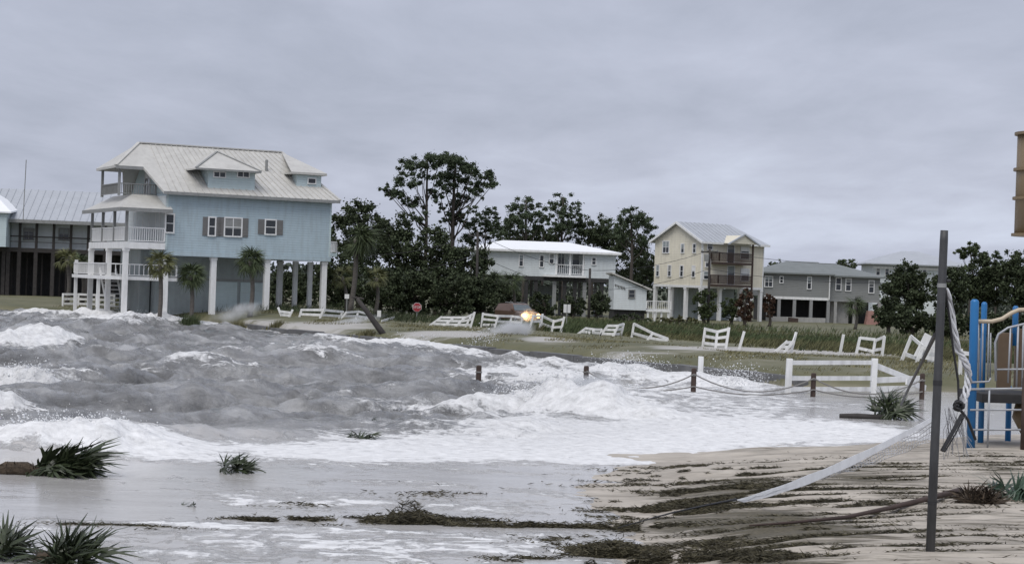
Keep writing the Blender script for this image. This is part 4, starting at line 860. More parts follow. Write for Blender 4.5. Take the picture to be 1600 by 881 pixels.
palm('palm in front of the dark stilted building', 104, 478, 104, 405, 'mid', M_frondy, .62, 18, Y=128, wind=.1)
palm('second palm against the dark stilted building, by the porch', 128, 478, 126, 412, 'dk', M_frond, .75, 14, Y=130, wind=.1)
palm('tall windblown palm right of the blue house with streaming crown', 545, 497, 556, 372, 'big', M_frond, 1.3, 54, Y=122, wind=.95, r=.19, scale=1.1)
palm('short olive palm at the foot of the tall windblown palm', 540, 495, 534, 432, 'mid', M_frondy, .62, 16, Y=128, wind=.1)
palm('short olive palm right of the tall windblown palm', 585, 492, 588, 434, 'mid', M_frondy, .62, 18, Y=130, wind=.3)
palm('sabal palm left of the white house, left of a pair', 772, 490, 772, 440, 'pal', M_frond, 1.0, 22, Y=156, wind=.1)
palm('sabal palm left of the white house, right of a pair', 801, 490, 801, 440, 'pal', M_frond, 1.0, 24, Y=157, wind=.1)
palm('small palm in front of the grey house corner', 1336, 505, 1336, 478, 'pal', M_frond, 1.0, 20, Y=165, wind=.1)
# ================================================================== WHITE RAIL FENCE, BROKEN
def fence_section(label, pts, broken=(), posts=None, rails=(0.92, 0.55, 0.18), hgt=1.1, group='broken white fence sections', pw=.13, sag=(0, 0, 0), name='fence_section', lean=(0, 0), loc=None):
    """pts: [(px, py, lean px at the top, height m)] of the posts, left to right"""
    P = []
    for px, py, ln, hh in pts:
        b = hit(px, py) if loc is None else loc(px, py); tp = at(px + ln, py - 10, b.y); dx = ln * b.y / FPX
        P.append((b, Vector((dx, 0, math.sqrt(max(hh * hh - dx * dx, .01))))))
    t = thing(name, label, 'fence', P[0][0], 0, group); o0 = P[0][0]
    for b, u in P: MB().bar(b - o0 - u * .12, b - o0 + u, pw, pw, (0, 1, 0)).build('post', M_vinyl, t, bevel=.012)
    for i in range(len(P) - 1):
        for j, q in enumerate(rails):
            if (i, j) in broken: continue
            a = P[i][0] - o0 + P[i][1] * q; c = P[i + 1][0] - o0 + P[i + 1][1] * q
            a = a + Vector((0, -.03, sag[0] * random.uniform(-1, 1))); c = c + Vector((0, -.03, sag[0] * random.uniform(-1, 1)))
            MB().bar(a, c, .045, .15).build('rail', M_vinyl, t)
    return t
def rail_piece(label, a, b, name='fence_rail', group='broken white fence sections', za=.05, zb=.05):
    p = hit(*a); q = hit(*b); t = thing(name, label, 'fence rail', p, 0, group)
    MB().bar(Vector((0, 0, za)), q - p + Vector((0, 0, zb)), .05, .15).build('rail', M_vinyl, t, bevel=.01); return t
fence_section('intact white fence beside the blue house lower porch', [(98, 478, 0, .9), (122, 478, 0, .9), (150, 479, 0, .9), (178, 480, 0, .9)])
fence_section('tilted white fence piece behind the blue house right stilts', [(440, 494, -6, .6), (452, 495, 5, .5)], broken=((0, 0),))
fence_section('low collapsed fence behind the rightmost blue house stilt', [(468, 495, 3, .5), (500, 497, 5, .6), (530, 498, 6, .55)], rails=(.9, .35))
fence_section('collapsed fence at the foot of the tall palm', [(533, 498, 8, .55), (556, 499, 4, .6), (571, 500, 6, .5)], rails=(.9, .4))
rail_piece('single fallen rail lying on the grass right of the leaning log', (596, 503), (616, 499), zb=.15)
fence_section('fence pushed over left, left of the leaning pair', [(672, 508, 18, .95), (694, 509, 16, .9), (712, 510, 15, .9)])
fence_section('short fence piece leaning hard beside the pushed over one', [(713, 510, 14, .85), (727, 511, 10, .95), (735, 512, 6, 1.05)])
fence_section('upright fence stretch left of the car headlights', [(752, 511, 2, .95), (773, 512, 5, .85), (795, 512, 4, .8), (812, 513, 4, .75)], sag=(.05, 0, 0))
fence_section('narrow fence panel in front of the car bonnet', [(827, 515, 6, 1.0), (842, 515, 5, 1.0)], rails=(.9, .55))
fence_section('fence stretch right of the car sloping down to the right', [(845, 514, 2, 1.0), (862, 518, 3, .75), (876, 519, 5, 1.0)], rails=(.85, .35))
fence_section('flattened fence piece on the grass, first right of the gap', [(904, 521, 12, .6), (922, 522, 8, .45), (938, 524, 2, .4)], rails=(.9, .35))
fence_section('fence panel leaning left over the flattened piece', [(938, 524, 12, .8), (958, 525, 8, .75), (970, 525, 4, .8)])
fence_section('long fence piece sloping down to the ground toward the right', [(987, 527, 3, .85), (1012, 531, 8, .5), (1040, 533, 4, .2)], rails=(.95, .3))
fence_section('upright fence panel standing alone before the cream house', [(1098, 541, 3, 1.0), (1118, 543, 2, .9), (1134, 544, 4, 1.1)])
fence_section('lone leaning white post right of the upright panel', [(1155, 545, 7, .95)], name='fence_post')
fence_section('crumpled fence heap below the grey house', [(1212, 549, 18, .8), (1226, 550, 14, .75), (1236, 550, 7, 1.05)], rails=(.85, .45))
fence_section('lone white post below the right end of grey house', [(1312, 555, 5, 1.05)], name='fence_post')
fence_section('fence panel with twisted rails between lone post and big slab', [(1338, 552, 5, .85), (1364, 553, 3, .75), (1378, 556, 3, 1.0)], rails=(.9, .3), sag=(.1, 0, 0))
t = fence_section('wrecked fence with a broad white slab beside the black post', [(1409, 563, 14, 1.1), (1432, 566, 10, .7), (1462, 568, 3, .5)], rails=(.9, .35), sag=(.1, 0, 0))
p = hit(1440, 566); s_ = p.y / FPX
MB().slab([v - t.location for v in (at(1428, 556, p.y), at(1450, 562, p.y), at(1462, 528, p.y), at(1446, 520, p.y))], (0, .12, 0)).build('slab', M_vinyl, t, bevel=.02)
MB().slab([v - t.location for v in (at(1449, 566, p.y + .5), at(1468, 566, p.y + .5), at(1470, 531, p.y + .5), at(1456, 527, p.y + .5))], (0, .12, 0)).build('slab', M_vinyl, t, bevel=.02)
fence_section('white fence stub seen between black post and blue posts', [(1500, 585, 0, .95), (1522, 586, 0, .9)], rails=(.85,))
def fl(px, py): return atz(px, py, 0.02)
t = fence_section('near white rail fence standing in the flood with its right rail fallen', [(1231, 613, 1, 1.14), (1364, 613, 1, 1.18)], rails=(.88, .42, .1), group=None, pw=.2, loc=fl)
p = fl(1364, 613); o0 = t.location
for a, c in (((1366, 570), (1424, 593)), ((1366, 594), (1444, 591)), ((1366, 608), (1440, 606)), ((1416, 596), (1446, 606))):
    MB().bar(at(*a, p.y) - o0, at(*c, p.y + 1) - o0, .06, .2).build('rail', M_vinyl, t, bevel=.01)
fence_section('single white post standing in the foam by the seawall', [(1094, 596, 0, .95)], name='fence_post', pw=.19, group=None, loc=lambda a, b: atz(a, b, -.1))
# ================================================================== BOLLARDS WITH ROPE
BOL = [(747, 612, .82, 'brown bollard alone in open water'), (915, 610, .80, 'brown bollard behind the big breaking wave'), (1083, 618, .88, 'brown bollard in foam with ropes crossing at its foot'), (1270, 622, .82, 'brown bollard in front of the near white fence'), (1440, 626, .9, 'brown bollard just left of the black post')]
BP = []
for px, py, hh, lab in BOL:
    p = atz(px, py, -.05); t = thing('bollard', lab, 'bollard', p, 0, 'brown rope bollards'); r = .085
    MB().lathe([(r, -.5), (r, hh - .04), (r * .85, hh), (r * .2, hh + .01)], 10).build('post', M_bollard, t, smooth=False)
    MB().lathe([(r + .012, hh * .72), (r + .025, hh * .75), (r + .012, hh * .78)], 10).build('rope_collar', M_rope, t); BP.append((p, hh))
for i in (1, 2, 3):
    (a, ha), (b_, hb) = BP[i], BP[i + 1]
    for q, sg in ((.75, .5), (.3, .22)):
        pts = [(a + Vector((0, -.1, ha * q))).lerp(b_ + Vector((0, -.1, hb * q)), k / 14) + Vector((0, 0, -sg * (1 - (2 * k / 14 - 1) ** 2) + .04)) for k in range(15)]
        mb = MB(); mb.tube(pts, .022, 5)
        tag(mb.build('rope', M_rope, None), {(1, .75): 'upper sagging rope from the bollard behind the breaker', (1, .3): 'lower sagging rope from the bollard behind the breaker', (2, .75): 'upper rope sagging toward the near white fence', (2, .3): 'lower rope sagging toward the near white fence', (3, .75): 'upper rope in front of the near white fence', (3, .3): 'lower rope in front of the near white fence'}[(i, q)], 'rope', 'ropes between the bollards')
# ================================================================== ROADSIDE THINGS
def sign_post(mb, h_, r=.03): mb.tube([(0, 0, -.3), (0, 0, h_)], r, 6)
p = hit(651, 504); p.y = 128.; p = at(651, 500, 128.); p.z = gz(p.x, p.y); zc_ = at(652, 480, 128.).z - p.z
t = thing('stop_sign', 'red octagonal stop sign standing before the dark trees', 'sign', p); mb = MB(); sign_post(mb, zc_ + .3); mb.build('post', M_greytrim, t)
oc = lambda r, y: [(r * math.cos(R(22.5 + 45 * i)), y, zc_ + r * math.sin(R(22.5 + 45 * i))) for i in range(8)]
MB().slab(oc(.345, -.05), (0, .02, 0)).build('sign_border', M_sign, t); pl = MB().slab(oc(.32, -.062), (0, .01, 0)).build('sign_plate', M_red, t)
def lettering(txt, size, m, parent, loc):
    cu = bpy.data.curves.new('lettering', 'FONT'); cu.body = txt; cu.size = size; cu.align_x = 'CENTER'; cu.align_y = 'CENTER'; cu.extrude = .003
    o = bpy.data.objects.new('lettering', cu); COL.objects.link(o); dg = bpy.context.evaluated_depsgraph_get(); me = bpy.data.meshes.new_from_object(o.evaluated_get(dg)); bpy.data.objects.remove(o)
    me.materials.clear(); me.materials.append(m); o = bpy.data.objects.new('lettering', me); COL.objects.link(o); o.parent = parent; o.location = loc; o.rotation_euler = (R(90), 0, 0); return o
lettering('STOP', .23, M_sign, pl, (0, -.07, zc_))
def board(label, px, py, base_py, wpx, hpx, Y, name='notice_sign', two=False):
    p = at(px, base_py, Y); p.z = gz(p.x, p.y); s_ = Y / FPX; zc_ = at(px, py, Y).z - p.z; t = thing(name, label, 'sign', p)
    mb = MB(); sign_post(mb, zc_ + hpx * s_ / 2 - .02); mb.build('post', M_greytrim, t); w_, hh = wpx * s_ / 2, hpx * s_ / 2
    MB().box(-w_, w_, -.06, -.035, zc_ - hh, zc_ + hh).build('sign_plate', M_sign, t, bevel=.006)
    if two: MB().box(-.03, .03, -.064, -.0605, zc_ - hh, zc_ + hh).build('sign_fold', M_greytrim, t)
board('small white board sign right of the car', 885, 482, 512, 11, 13, 122, two=True)
board('small pale sign on the tall palm, left of the log', 541, 463, 497, 7, 7, 120.5); board('small round-cornered pale sign right of the leaning log', 592, 490, 503, 6, 10, 118)
p = atz(607, 533, .1); t = thing('leaning_log', 'black timber pole leaning left out of the surf by the seawall', 'log', p)
q = at(558, 466, p.y) - p; MB().tube([-q * .12, q * .35, q * .7, q], [.17, .16, .13, .10], 9).build('shaft', M_darkw, t, smooth=True); MB().tube([q * .97 + Vector((-.35, 0, .12)), q * .97 + Vector((.3, 0, .05))], .05, 6).build('spar', M_darkw, t)
UP = []
for lab, px, py0, py1, Y in (('utility pole in front of the cream house', 1109, 388, 497, 165), ('utility pole at the left end of the white house', 746.5, 362, 490, 152), ('short utility pole before the white shed', 922, 419, 494, 155)):
    b_ = at(px - 2, py1, Y); b_.z = gz(b_.x, b_.y); tp = at(px, py0, Y) - b_; t = thing('utility_pole', lab, 'utility pole', b_, 0, 'utility poles along the road')
    MB().tube([(0, 0, -.4), tp], [.13, .10], 8).build('shaft', M_darkw, t, smooth=True)
    if px == 922: UP.append(b_ + tp); continue
    MB().bar(tp + Vector((-.8, 0, -.35)), tp + Vector((.8, 0, -.35)), .1, .12).build('crossarm', M_darkw, t)
    for q in (-.7, .7): MB().lathe([(.05, 0), (.07, .06), (.04, .14)], 8, tp + Vector((q, 0, -.29))).build('insulator', M_greytrim, t)
    if px > 1000: MB().lathe([(.2, 0), (.22, .1), (.22, .6), (.12, .68)], 10, tp + Vector((-.28, -.2, -1.2))).build('transformer', M_greytrim, t)
    UP.append(b_ + tp)
ends = [at(560, 395, 150), UP[1], UP[2], UP[0], at(1420, 410, 172)]
for j, (dz, lab) in enumerate(((-.2, 'upper wire strung past the raised houses'), (-1.9, 'lower wire strung past the raised houses'))):
    pts = []
    for a, b_ in zip(ends[:-1], ends[1:]):
        for k in range(10): pts.append(a.lerp(b_, k / 10) + Vector((0, 0, dz - .5 * (1 - (2 * k / 10 - 1) ** 2))))
    tag(MB().tube(pts, .018, 4).build('power_line', M_black, None), lab, 'wire', 'overhead wires')
# ---------------------------------------------------------------- car with its headlights on
p = at(808, 509, 128.); p.z = gz(p.x, p.y) + .02
C = thing('car', 'bronze sport utility car with lit headlights coming along the road', 'car', p, R(-62)); C.scale = (.88, .88, .84)
prof = [(-2.2, .45), (-2.25, .95), (-2.15, 1.15), (-1.95, 1.72), (-.0, 1.80), (.35, 1.74), (1.05, 1.18), (2.0, 1.05), (2.22, .85), (2.25, .45)]
def carbody(prof, hw):
    mb = MB(); n = len(prof); vs = []
    for sy in (-1, 1):
        for x, z in prof: vs.append((x, sy * hw * (1.0 if z < 1.2 else .82), z))
    mb.add(vs, [tuple(range(n)), tuple(reversed(range(n, 2 * n)))] + [(i, (i + 1) % n, n + (i + 1) % n, n + i) for i in range(n)]); return mb
carbody(prof, .92).build('body', M_car, C, bevel=.04)
MB().add([(.46, -.70, 1.69), (.46, .70, 1.69), (1.06, .84, 1.22), (1.06, -.84, 1.22)], [(0, 1, 2, 3)]).build('windscreen', M_wind, C)
for s_ in (-1, 1): MB().add([(-1.8, s_ * .775, 1.66), (.3, s_ * .775, 1.66), (.85, s_ * .885, 1.24), (-2.0, s_ * .90, 1.24)], [(0, 1, 2, 3)]).build('side_window', M_glass, C)
MB().bar((2.27, -.5, .78), (2.27, .5, .78), .04, .2).build('grille', M_black, C); MB().box(2.15, 2.36, -.9, .9, .42, .6).build('bumper', M_greytrim, C, bevel=.03)
MB().box(-1.2, .1, -.55, -.5, 1.84, 1.88).build('roof_rail', M_galv, C); MB().box(-1.2, .1, .5, .55, 1.84, 1.88).build('roof_rail', M_galv, C)
for s_ in (-1, 1):
    o = MB().lathe([(.02, 0), (.18, .02), (.19, .06), (.15, .10), (.05, .12)], 12).build('headlight', M_lamp, C, smooth=True); o.rotation_euler = (0, R(90), 0); o.location = (2.22, s_ * .68, .82)
    MB().box(.75, .95, s_ * .95 - .12, s_ * .95 + .12, 1.18, 1.34).build('mirror', M_car, C, bevel=.03)
    for x in (-1.35, 1.4):
        w_ = MB().lathe([(.2, -.1), (.36, -.1), (.37, -.06), (.37, .06), (.36, .1), (.2, .1)], 18).build('wheel', M_tyre, C); w_.rotation_euler = (R(90), 0, 0); w_.location = (x, s_ * .84, .37)
        MB().lathe([(.02, -.105), (.2, -.105), (.2, .105), (.02, .105)], 12).build('rim', M_galv, w_)
# ================================================================== VOLLEYBALL POST AND NET
P = hit(1453, 866); PY = P.y
t = thing('net_post', 'tall weathered dark grey net post standing in the sand', 'post', P); tp = at(1475.5, 360, PY) - P; r = 6.6 * PY / FPX
MB().tube([Vector((0, 0, -.5)), tp * .3, tp * .6, tp * .97, tp], [r * 1.12, r * 1.06, r, r * .97, r * .9], 16).build('shaft', M_pole, t, smooth=True)
for q, w_ in ((.16, .02), (.53, .03), (.83, .025)): MB().tube([tp * q - Vector((0, 0, w_)), tp * q + Vector((0, 0, w_))], r * 1.10, 16).build('strap_band', M_black if q < .8 else M_greytrim, t)
MB().tube([tp * .845 + Vector((r, 0, 0)), tp * .845 + Vector((r + .05, 0, 0))], .02, 8).build('eye_bolt', M_black, t)
nt_ = thing('volleyball_net', 'fallen white volleyball net trailing from the post across the sand', 'net', P)
A0 = at(1456, 655, PY); A1 = hit(1145, 785); Bt0 = at(1453, 688, PY); Bt1 = hit(1175, 781)
def lerp3(a, b, t_, sag): return a.lerp(b, t_) + Vector((0, 0, -sag * 4 * t_ * (1 - t_)))
def onland(v): v.z = max(v.z, max(gz(v.x, v.y), 0) + .03); return v
top = [onland(lerp3(A0, A1, i / 40, .12)) for i in range(41)]; bot = [onland(lerp3(Bt0, Bt1, i / 40, .2)) for i in range(41)]
bot = [t_.lerp(b_, max(0.04, 1 - i / 30) ** 1.2) for i, (t_, b_) in enumerate(zip(top, bot))]
tape = MB()
for i in range(40):
    w_ = .026 + .034 * math.sin(math.pi * i / 40) * (.85 + .3 * math.sin(i * .35) ** 2); a, b_ = top[i] - P, top[i + 1] - P; tw = Vector((0, .15, 1)).normalized()
    tape.add([a - tw * w_, b_ - tw * w_, b_ + tw * w_, a + tw * w_, a - tw * w_ + Vector((0, .02, 0)), b_ - tw * w_ + Vector((0, .02, 0)), b_ + tw * w_ + Vector((0, .02, 0)), a + tw * w_ + Vector((0, .02, 0))], [(0, 1, 2, 3), (7, 6, 5, 4), (0, 4, 5, 1), (3, 2, 6, 7)])
tape.build('top_tape', M_netw, nt_)
net = MB()
for j in range(1, 6):
    q = j / 5; net.tube([(top[i].lerp(bot[i], q) - P) + Vector((0, 0, .02 * math.sin(i * 1.3 + j))) for i in range(0, 41, 2)], .006, 3, False)
for i in range(0, 81):
    q = i / 2; k = min(int(q), 39); a = top[k].lerp(top[k + 1], q - k) - P; b_ = bot[k].lerp(bot[k + 1], q - k) - P; net.tube([a, a.lerp(b_, .5) + Vector((.02, 0, -.02)), b_], .0045, 3, False)
o = net.build('mesh_cords', M_netw, nt_); o['kind'] = 'stuff'
bun = [at(x, y, PY + d) - P for x, y, d in ((1479, 450, 0), (1486, 480, .1), (1492, 520, .2), (1497, 548, .25), (1507, 562, .3), (1513, 580, .35), (1512, 603, .35), (1506, 622, .3), (1500, 640, .25))]
bl = []
for i in range(8):
    for j in range(5): bl.append(bun[i].lerp(bun[i + 1], j / 5))
for k in range(4):
    pts = [v + Vector((math.cos(i * .55 + k * 1.57), math.sin(i * .55 + k * 1.57), 0)) * (.012 + .022 * min(1, i / 20)) + Vector((random.uniform(-.006, .006), 0, random.uniform(-.006, .006))) for i, v in enumerate(bl)]
    MB().tube(pts, [.010 + .008 * abs(math.sin(i * .9 + k)) for i in range(len(pts))], 5).build('bunched_strand', M_netw if k != 2 else M_netg, nt_)
sl_ = MB()
for i in range(26):
    x0_ = random.uniform(1476, 1508); x1_ = random.uniform(1474, 1520); sl_.tube([at(x0_, 640 + random.uniform(-5, 12), PY + .2) - P, at((x0_ + x1_) / 2 + random.uniform(-6, 6), 672, PY + .25) - P, at(x1_, 700 + random.uniform(-12, 22), PY + .3) - P], .004, 3, False)
o = sl_.build('loose_cords', M_netg, nt_); o['kind'] = 'stuff'
def strap(label, pts, r_, name='strap', m=None):
    w3 = [at(x, y, PY + d) for x, y, d in pts]; t = thing(name, label, 'strap', w3[-1], 0, 'black net straps'); MB().tube([v - w3[-1] for v in w3], r_, 6).build('webbing', m or M_black, t); return t
strap('black strap hanging right of the post down to the knot', [(1477, 452, .0), (1484, 500, .1), (1490, 550, .15), (1497, 595, .2), (1498, 630, .2)], .016)
k_ = strap('black strap running from the knot toward the blue post', [(1502, 642, .2), (1512, 655, .25), (1524, 686, .5)], .018)
strap('thick black strap slanting from the knot to the foot of the post', [(1503, 648, .2), (1490, 672, .1), (1472, 704, .02)], .026)
strap('thin black cord beside the slanting strap', [(1507, 650, .22), (1494, 676, .12), (1476, 706, .04)], .009)
strap('black guy rope slanting down left from the post to the palm debris', [(1461, 523, 0), (1440, 566, 8), (1420, 606, 17), (1408, 632, 24)], .03, 'guy_rope')
kp = at(1498, 636, PY + .2); t = thing('strap_knot', 'black knotted strap buckle hanging beside the post', 'buckle', kp, 0); mb = MB()
for i in range(5): a = i * 1.9; mb.tube([Vector((.055 * math.cos(a + q), .03 * math.sin(2 * q + a), .04 * math.sin(a + q) + .01 * i)) for q in np.linspace(0, 5.2, 10)], .017, 6)
mb.build('coil', M_black, t, smooth=True)
# ================================================================== PLAY STRUCTURE
Q = hit(1517, 701); QY = Q.y; s_ = QY / FPX
T = thing('play_structure', 'playground climber with blue posts, grey bars and tan plastic parts', 'play structure', Q)
def q_(x, y, d=0.): return at(x, y, QY + d) - Q
def tube_part(name, pts, rpx, m, n=10): return MB().tube([q_(*a) for a in pts], rpx * s_, n).build(name, m, T, smooth=True)
for x, y0, y1, d in ((1523, 472, 706, 0), (1538, 476, 700, 1.3), (1587, 482, 540, .9), (1577, 606, 702, 2.2), (1650, 150, 716, .2), (1700, 150, 710, 1.6)):
    a, b_ = q_(x, y0, d), q_(x - (y1 - y0) * .028, y1, d); rr = (6.7 if d == 0 else 4.8) * s_
    o = MB().tube([b_, a, a + Vector((0, 0, .03)), a + Vector((0, 0, .06))], [rr, rr, rr * .9, rr * .45], 14).build('support_post', M_pblue, T, smooth=True)
for name, pts, rpx, m in [('cross_bar', [(1517, 597, -.1), (1545, 596, -.1), (1548, 590, -.1)], 1.6, M_galv), ('cross_bar', [(1516, 608, -.1), (1660, 606, -.1)], 2.0, M_galv), ('cross_bar', [(1516, 640, -.1), (1660, 640, -.1)], 1.6, M_galv), ('cross_bar', [(1516, 671, -.1), (1660, 671, -.1)], 1.6, M_galv),
    ('upright_bar', [(1546, 608, -.1), (1543, 700, -.1)], 1.6, M_galv), ('cross_bar', [(1558, 577, 0), (1660, 576, 0)], 1.5, M_galv),
    ('guard_bar', [(1529, 500, .3), (1529, 596, .3)], 1.4, M_galv), ('guard_bar', [(1536, 503, .5), (1534, 596, .5)], 1.4, M_galv), ('guard_bar', [(1545, 505, .6), (1543, 596, .6)], 1.4, M_galv), ('guard_bar', [(1548, 520, .6), (1547, 592, .6)], 1.2, M_galv),
    ('hand_rail', [(1526, 502, .3), (1550, 502, .3), (1566, 498, .3), (1580, 489, .3), (1592, 484, .3), (1640, 483, .3)], 3.4, M_tanr),
    ('arched_rail', [(1556, 595, 0), (1555, 535, 0), (1560, 522, 0), (1575, 512, 0), (1600, 506, 0), (1640, 504, 0)], 1.8, M_galv), ('guard_bar', [(1579, 512, 0), (1575, 598, 0)], 1.4, M_galv), ('guard_bar', [(1591, 508, 0), (1588, 606, 0)], 1.6, M_galv), ('guard_bar', [(1599, 506, 0), (1597, 606, 0)], 1.4, M_galv),
    ('front_post', [(1602, 590, -.4), (1598, 716, -.4)], 4.5, M_brownw)]: tube_part(name, pts, rpx, m)
a, b_ = q_(1557, 606, .8), q_(1582, 520, .8); MB().box(a.x, b_.x, a.y - .03, a.y + .06, a.z, b_.z).build('climbing_panel', M_pbrown, T, bevel=.02)
a, b_ = q_(1584, 606, 1.0), q_(1640, 515, 1.0); MB().box(a.x, b_.x, a.y - .03, a.y + .06, a.z, b_.z).build('climbing_panel', M_pbrown, T, bevel=.02)
a, b_ = q_(1528, 627, .4), q_(1660, 618, .4); MB().box(a.x, b_.x, a.y - .3, a.y + 1.6, a.z, b_.z).build('platform', M_dark, T, bevel=.01)
tube_part('slide_end', [(1596, 628, 1.2), (1590, 650, 1.0), (1604, 676, .9)], 9, M_tan, 12)
c0 = q_(1628, 368, .6); c1 = q_(1628, 209, .6); hh = c1.z - c0.z; R0 = 46 * s_
MB().lathe([(R0 * .93, 0), (R0 * .93, hh)], 28, c0).build('tower_drum', M_tan, T, smooth=True)
for py in (368, 311, 266, 210): z = q_(1628, py, .6).z - c0.z; MB().lathe([(R0 * .94, z - .028), (R0 * 1.03, z - .028), (R0 * 1.03, z + .028), (R0 * .94, z + .028)], 28, c0).build('drum_flange', M_tan, T)
MB().lathe([(R0 * .05, 0), (R0 * .05, .01)], 8, c0).build('drum_boss', M_tan, T)
# ================================================================== PALM DEBRIS, SEAWEED, SPRAY
for kind, m, Lr, spread, droop, wid, pet in (('wet', M_frondw, .62, 2.4, .15, .045, .25), ('blu', M_frondb, .62, 1.9, .12, .05, .25), ('root', M_root, .42, 2.6, .2, .03, .05), ('stiff', M_frondw, .6, 1.6, .03, .04, .2)): fronds(kind, m, Lr, spread, droop, wid, pet, 13, 1.0)
def debris(label, px, py, kinds, nf, az, azs, el, els_, scale, spread_px=20, root=None, group='uprooted palm clumps', pz=None, water_=True, sink=.05):
    p = hit(px, py, water_); t = thing('palm_debris', label, 'palm debris', p, 0, group); s_ = p.y / FPX
    for i in range(nf):
        k = kinds[i % len(kinds)]; o = bpy.data.objects.new('root_fibre' if k == 'root' else 'frond', PALMV[k][i % 4]); COL.objects.link(o); o.parent = t
        u = random.uniform(-1, 1); o.location = (u * spread_px * s_, random.uniform(-.25, .25), -sink * .3 + random.uniform(0, .05))
        o.rotation_euler = (random.uniform(-1.2, 1.2), -R(el + random.uniform(-els_, els_)), R(az + random.uniform(-azs, azs)) ); o.scale = (scale * random.uniform(.75, 1.2),) * 3
    if root:
        rx_, rr = root; mb = MB(); q0 = Vector((rx_ * s_, 0, .02)); 
        pts = [q0.lerp(Vector((0, 0, .1)), k / 5) + Vector((0, 0, .05 * math.sin(k))) for k in range(6)]
        mb.tube(pts, [rr * .6, rr * .85, rr * .7, rr * .9, rr * .6, rr * .4], 9); mb.build('stump', M_root, t)
        for i in range(40):
            o = bpy.data.objects.new('root_fibre', PALMV['root'][i % 4]); COL.objects.link(o); o.parent = t; o.location = random.choice(pts); o.rotation_euler = (random.uniform(-1, 1), -R(random.uniform(-10, 70)), random.uniform(0, 6.28)); o.scale = (rr * 3.2,) * 3
    return t
debris('big uprooted palm clump with brown stump in the wash at left', 70, 742, ('wet', 'stiff'), 44, 14, 40, 20, 14, 1.3, 36, (-75, .15))
debris('small dark palm clump sitting in the shallow wash', 358, 736, ('stiff', 'wet'), 18, 20, 110, 34, 26, .66, 14)
debris('large spiky palm clump at the bottom left corner', 100, 890, ('stiff', 'wet'), 40, 30, 150, 46, 26, .82, 26, (-40, .15))
debris('palm clump cut by the left edge at the bottom', -12, 876, ('stiff',), 18, 25, 70, 34, 18, .85, 16)
debris('tiny floating palm clump in the grey water', 560, 684, ('wet', 'stiff'), 12, 20, 140, 14, 10, .6, 12)
debris('tiny scrap of weed floating behind the floating palm clump', 580, 658, ('wet',), 3, 20, 140, 15, 10, .5, 6)
t = debris('palm top with its log lying in the flooded flat', 1385, 655, ('wet', 'stiff'), 34, 32, 50, 42, 22, 1.25, 18, None)
o0 = t.location; a = at(1312, 650, o0.y) - o0; b_ = at(1380, 653, o0.y) - o0; MB().tube([a, a.lerp(b_, .4) + Vector((0, 0, .03)), b_], [.07, .075, .09], 9).build('log', M_darkw, t, smooth=True)
debris('rust brown palm root ball on the sand by the post', 1530, 788, ('root',), 80, 90, 180, 42, 34, .82, 24, (6, .17), water_=False)
debris('blue green palm fronds on the sand at the right edge', 1580, 782, ('blu',), 26, 55, 70, 34, 22, .9, 20, water_=False)
debris('thin weed tuft caught in the wash left of centre', 290, 790, ('wet',), 3, 20, 150, 10, 10, .45, 10)
def stem(label, pts, r_, name='fallen_palm_frond', m=None, lift=.03):
    w3 = [hit(x, y) + Vector((0, 0, lift)) for x, y in pts]; k = len(w3); P_ = []
    for i in range(k - 1):
        for j in range(4): P_.append(w3[i].lerp(w3[i + 1], j / 4))
    P_.append(w3[-1]); n_ = len(P_); t = thing(name, label, 'stem', w3[0]); MB().tube([v - w3[0] for v in P_], [r_ * (1 - .75 * i / (n_ - 1)) for i in range(n_)], 7).build('shaft', m or M_brownw, t, smooth=True)
stem('long dark palm stem running from the root ball across the sand', [(1500, 775), (1450, 788), (1390, 803), (1320, 818), (1240, 826), (1170, 831)], .05, lift=.09)
stem('thin dark cord trailing from the end of the net', [(1150, 787), (1100, 797), (1050, 808), (1000, 822), (965, 832)], .02, 'trailing_rope', M_black, .07)
def weed(name, label, items, m=M_wrack, lift=.03, Lr=(.05, .20), wd=.007):
    Vv = []; n_all = 0
    for px, py, rx, ry, n_, hh in items:
        p = hit(px, py); a = rx * p.y / FPX; b_ = max(ry * p.y ** 2 / (FPX * (CZ - p.z)), .12)
        X = p.x + rng.normal(0, .5, n_) * a; Y = p.y + rng.normal(0, .5, n_) * b_
        pr = .6 * fbm(X * .6, (Y - .14 * X) * 2.3, 4, 300) + .4 * fbm(X * 2.2, Y * 4.0, 3, 310); k = pr > .495; X, Y, pr = X[k], Y[k], pr[k]; n_ = len(X)
        Z = np.maximum(ground_z(X, Y), 0) + rng.uniform(0, 1, n_) ** 2 * hh * np.exp(-((X - p.x) / a) ** 2) + .012
        l = rng.uniform(*Lr, n_); az = rng.normal(.25, .8, n_); el = rng.normal(0, .25 + hh, n_)
        d = np.stack([np.cos(az) * np.cos(el), np.sin(az) * np.cos(el), np.sin(el)], -1) * l[:, None] / 2; c = np.stack([X, Y, Z], -1)
        s3 = np.cross(d, rng.normal(size=(n_, 3))); s3 = s3 / np.maximum(np.linalg.norm(s3, axis=1), 1e-5)[:, None] * wd
        Vv.append(np.stack([c - d, c + s3, c + d, c - s3], 1).reshape(-1, 3))
    v = np.concatenate(Vv); i = np.arange(len(v) // 4)[:, None] * 4
    tag(npmesh(name, v, np.concatenate([i, i + 1, i + 2, i + 3], 1), m), label, 'seaweed', kind='stuff')
weed('seaweed_line', 'dark green seaweed line along the wash edge, near centre', [(640, 817, 70, 6, 6000, .14), (760, 820, 200, 5, 9000, .06), (930, 825, 120, 5, 6000, .04), (640, 812, 30, 3, 1200, .26)])
weed('seaweed_line', 'short dark seaweed strip floating left of the long line', [(455, 816, 90, 4, 5500, .05), (180, 823, 110, 3, 1200, .02)])
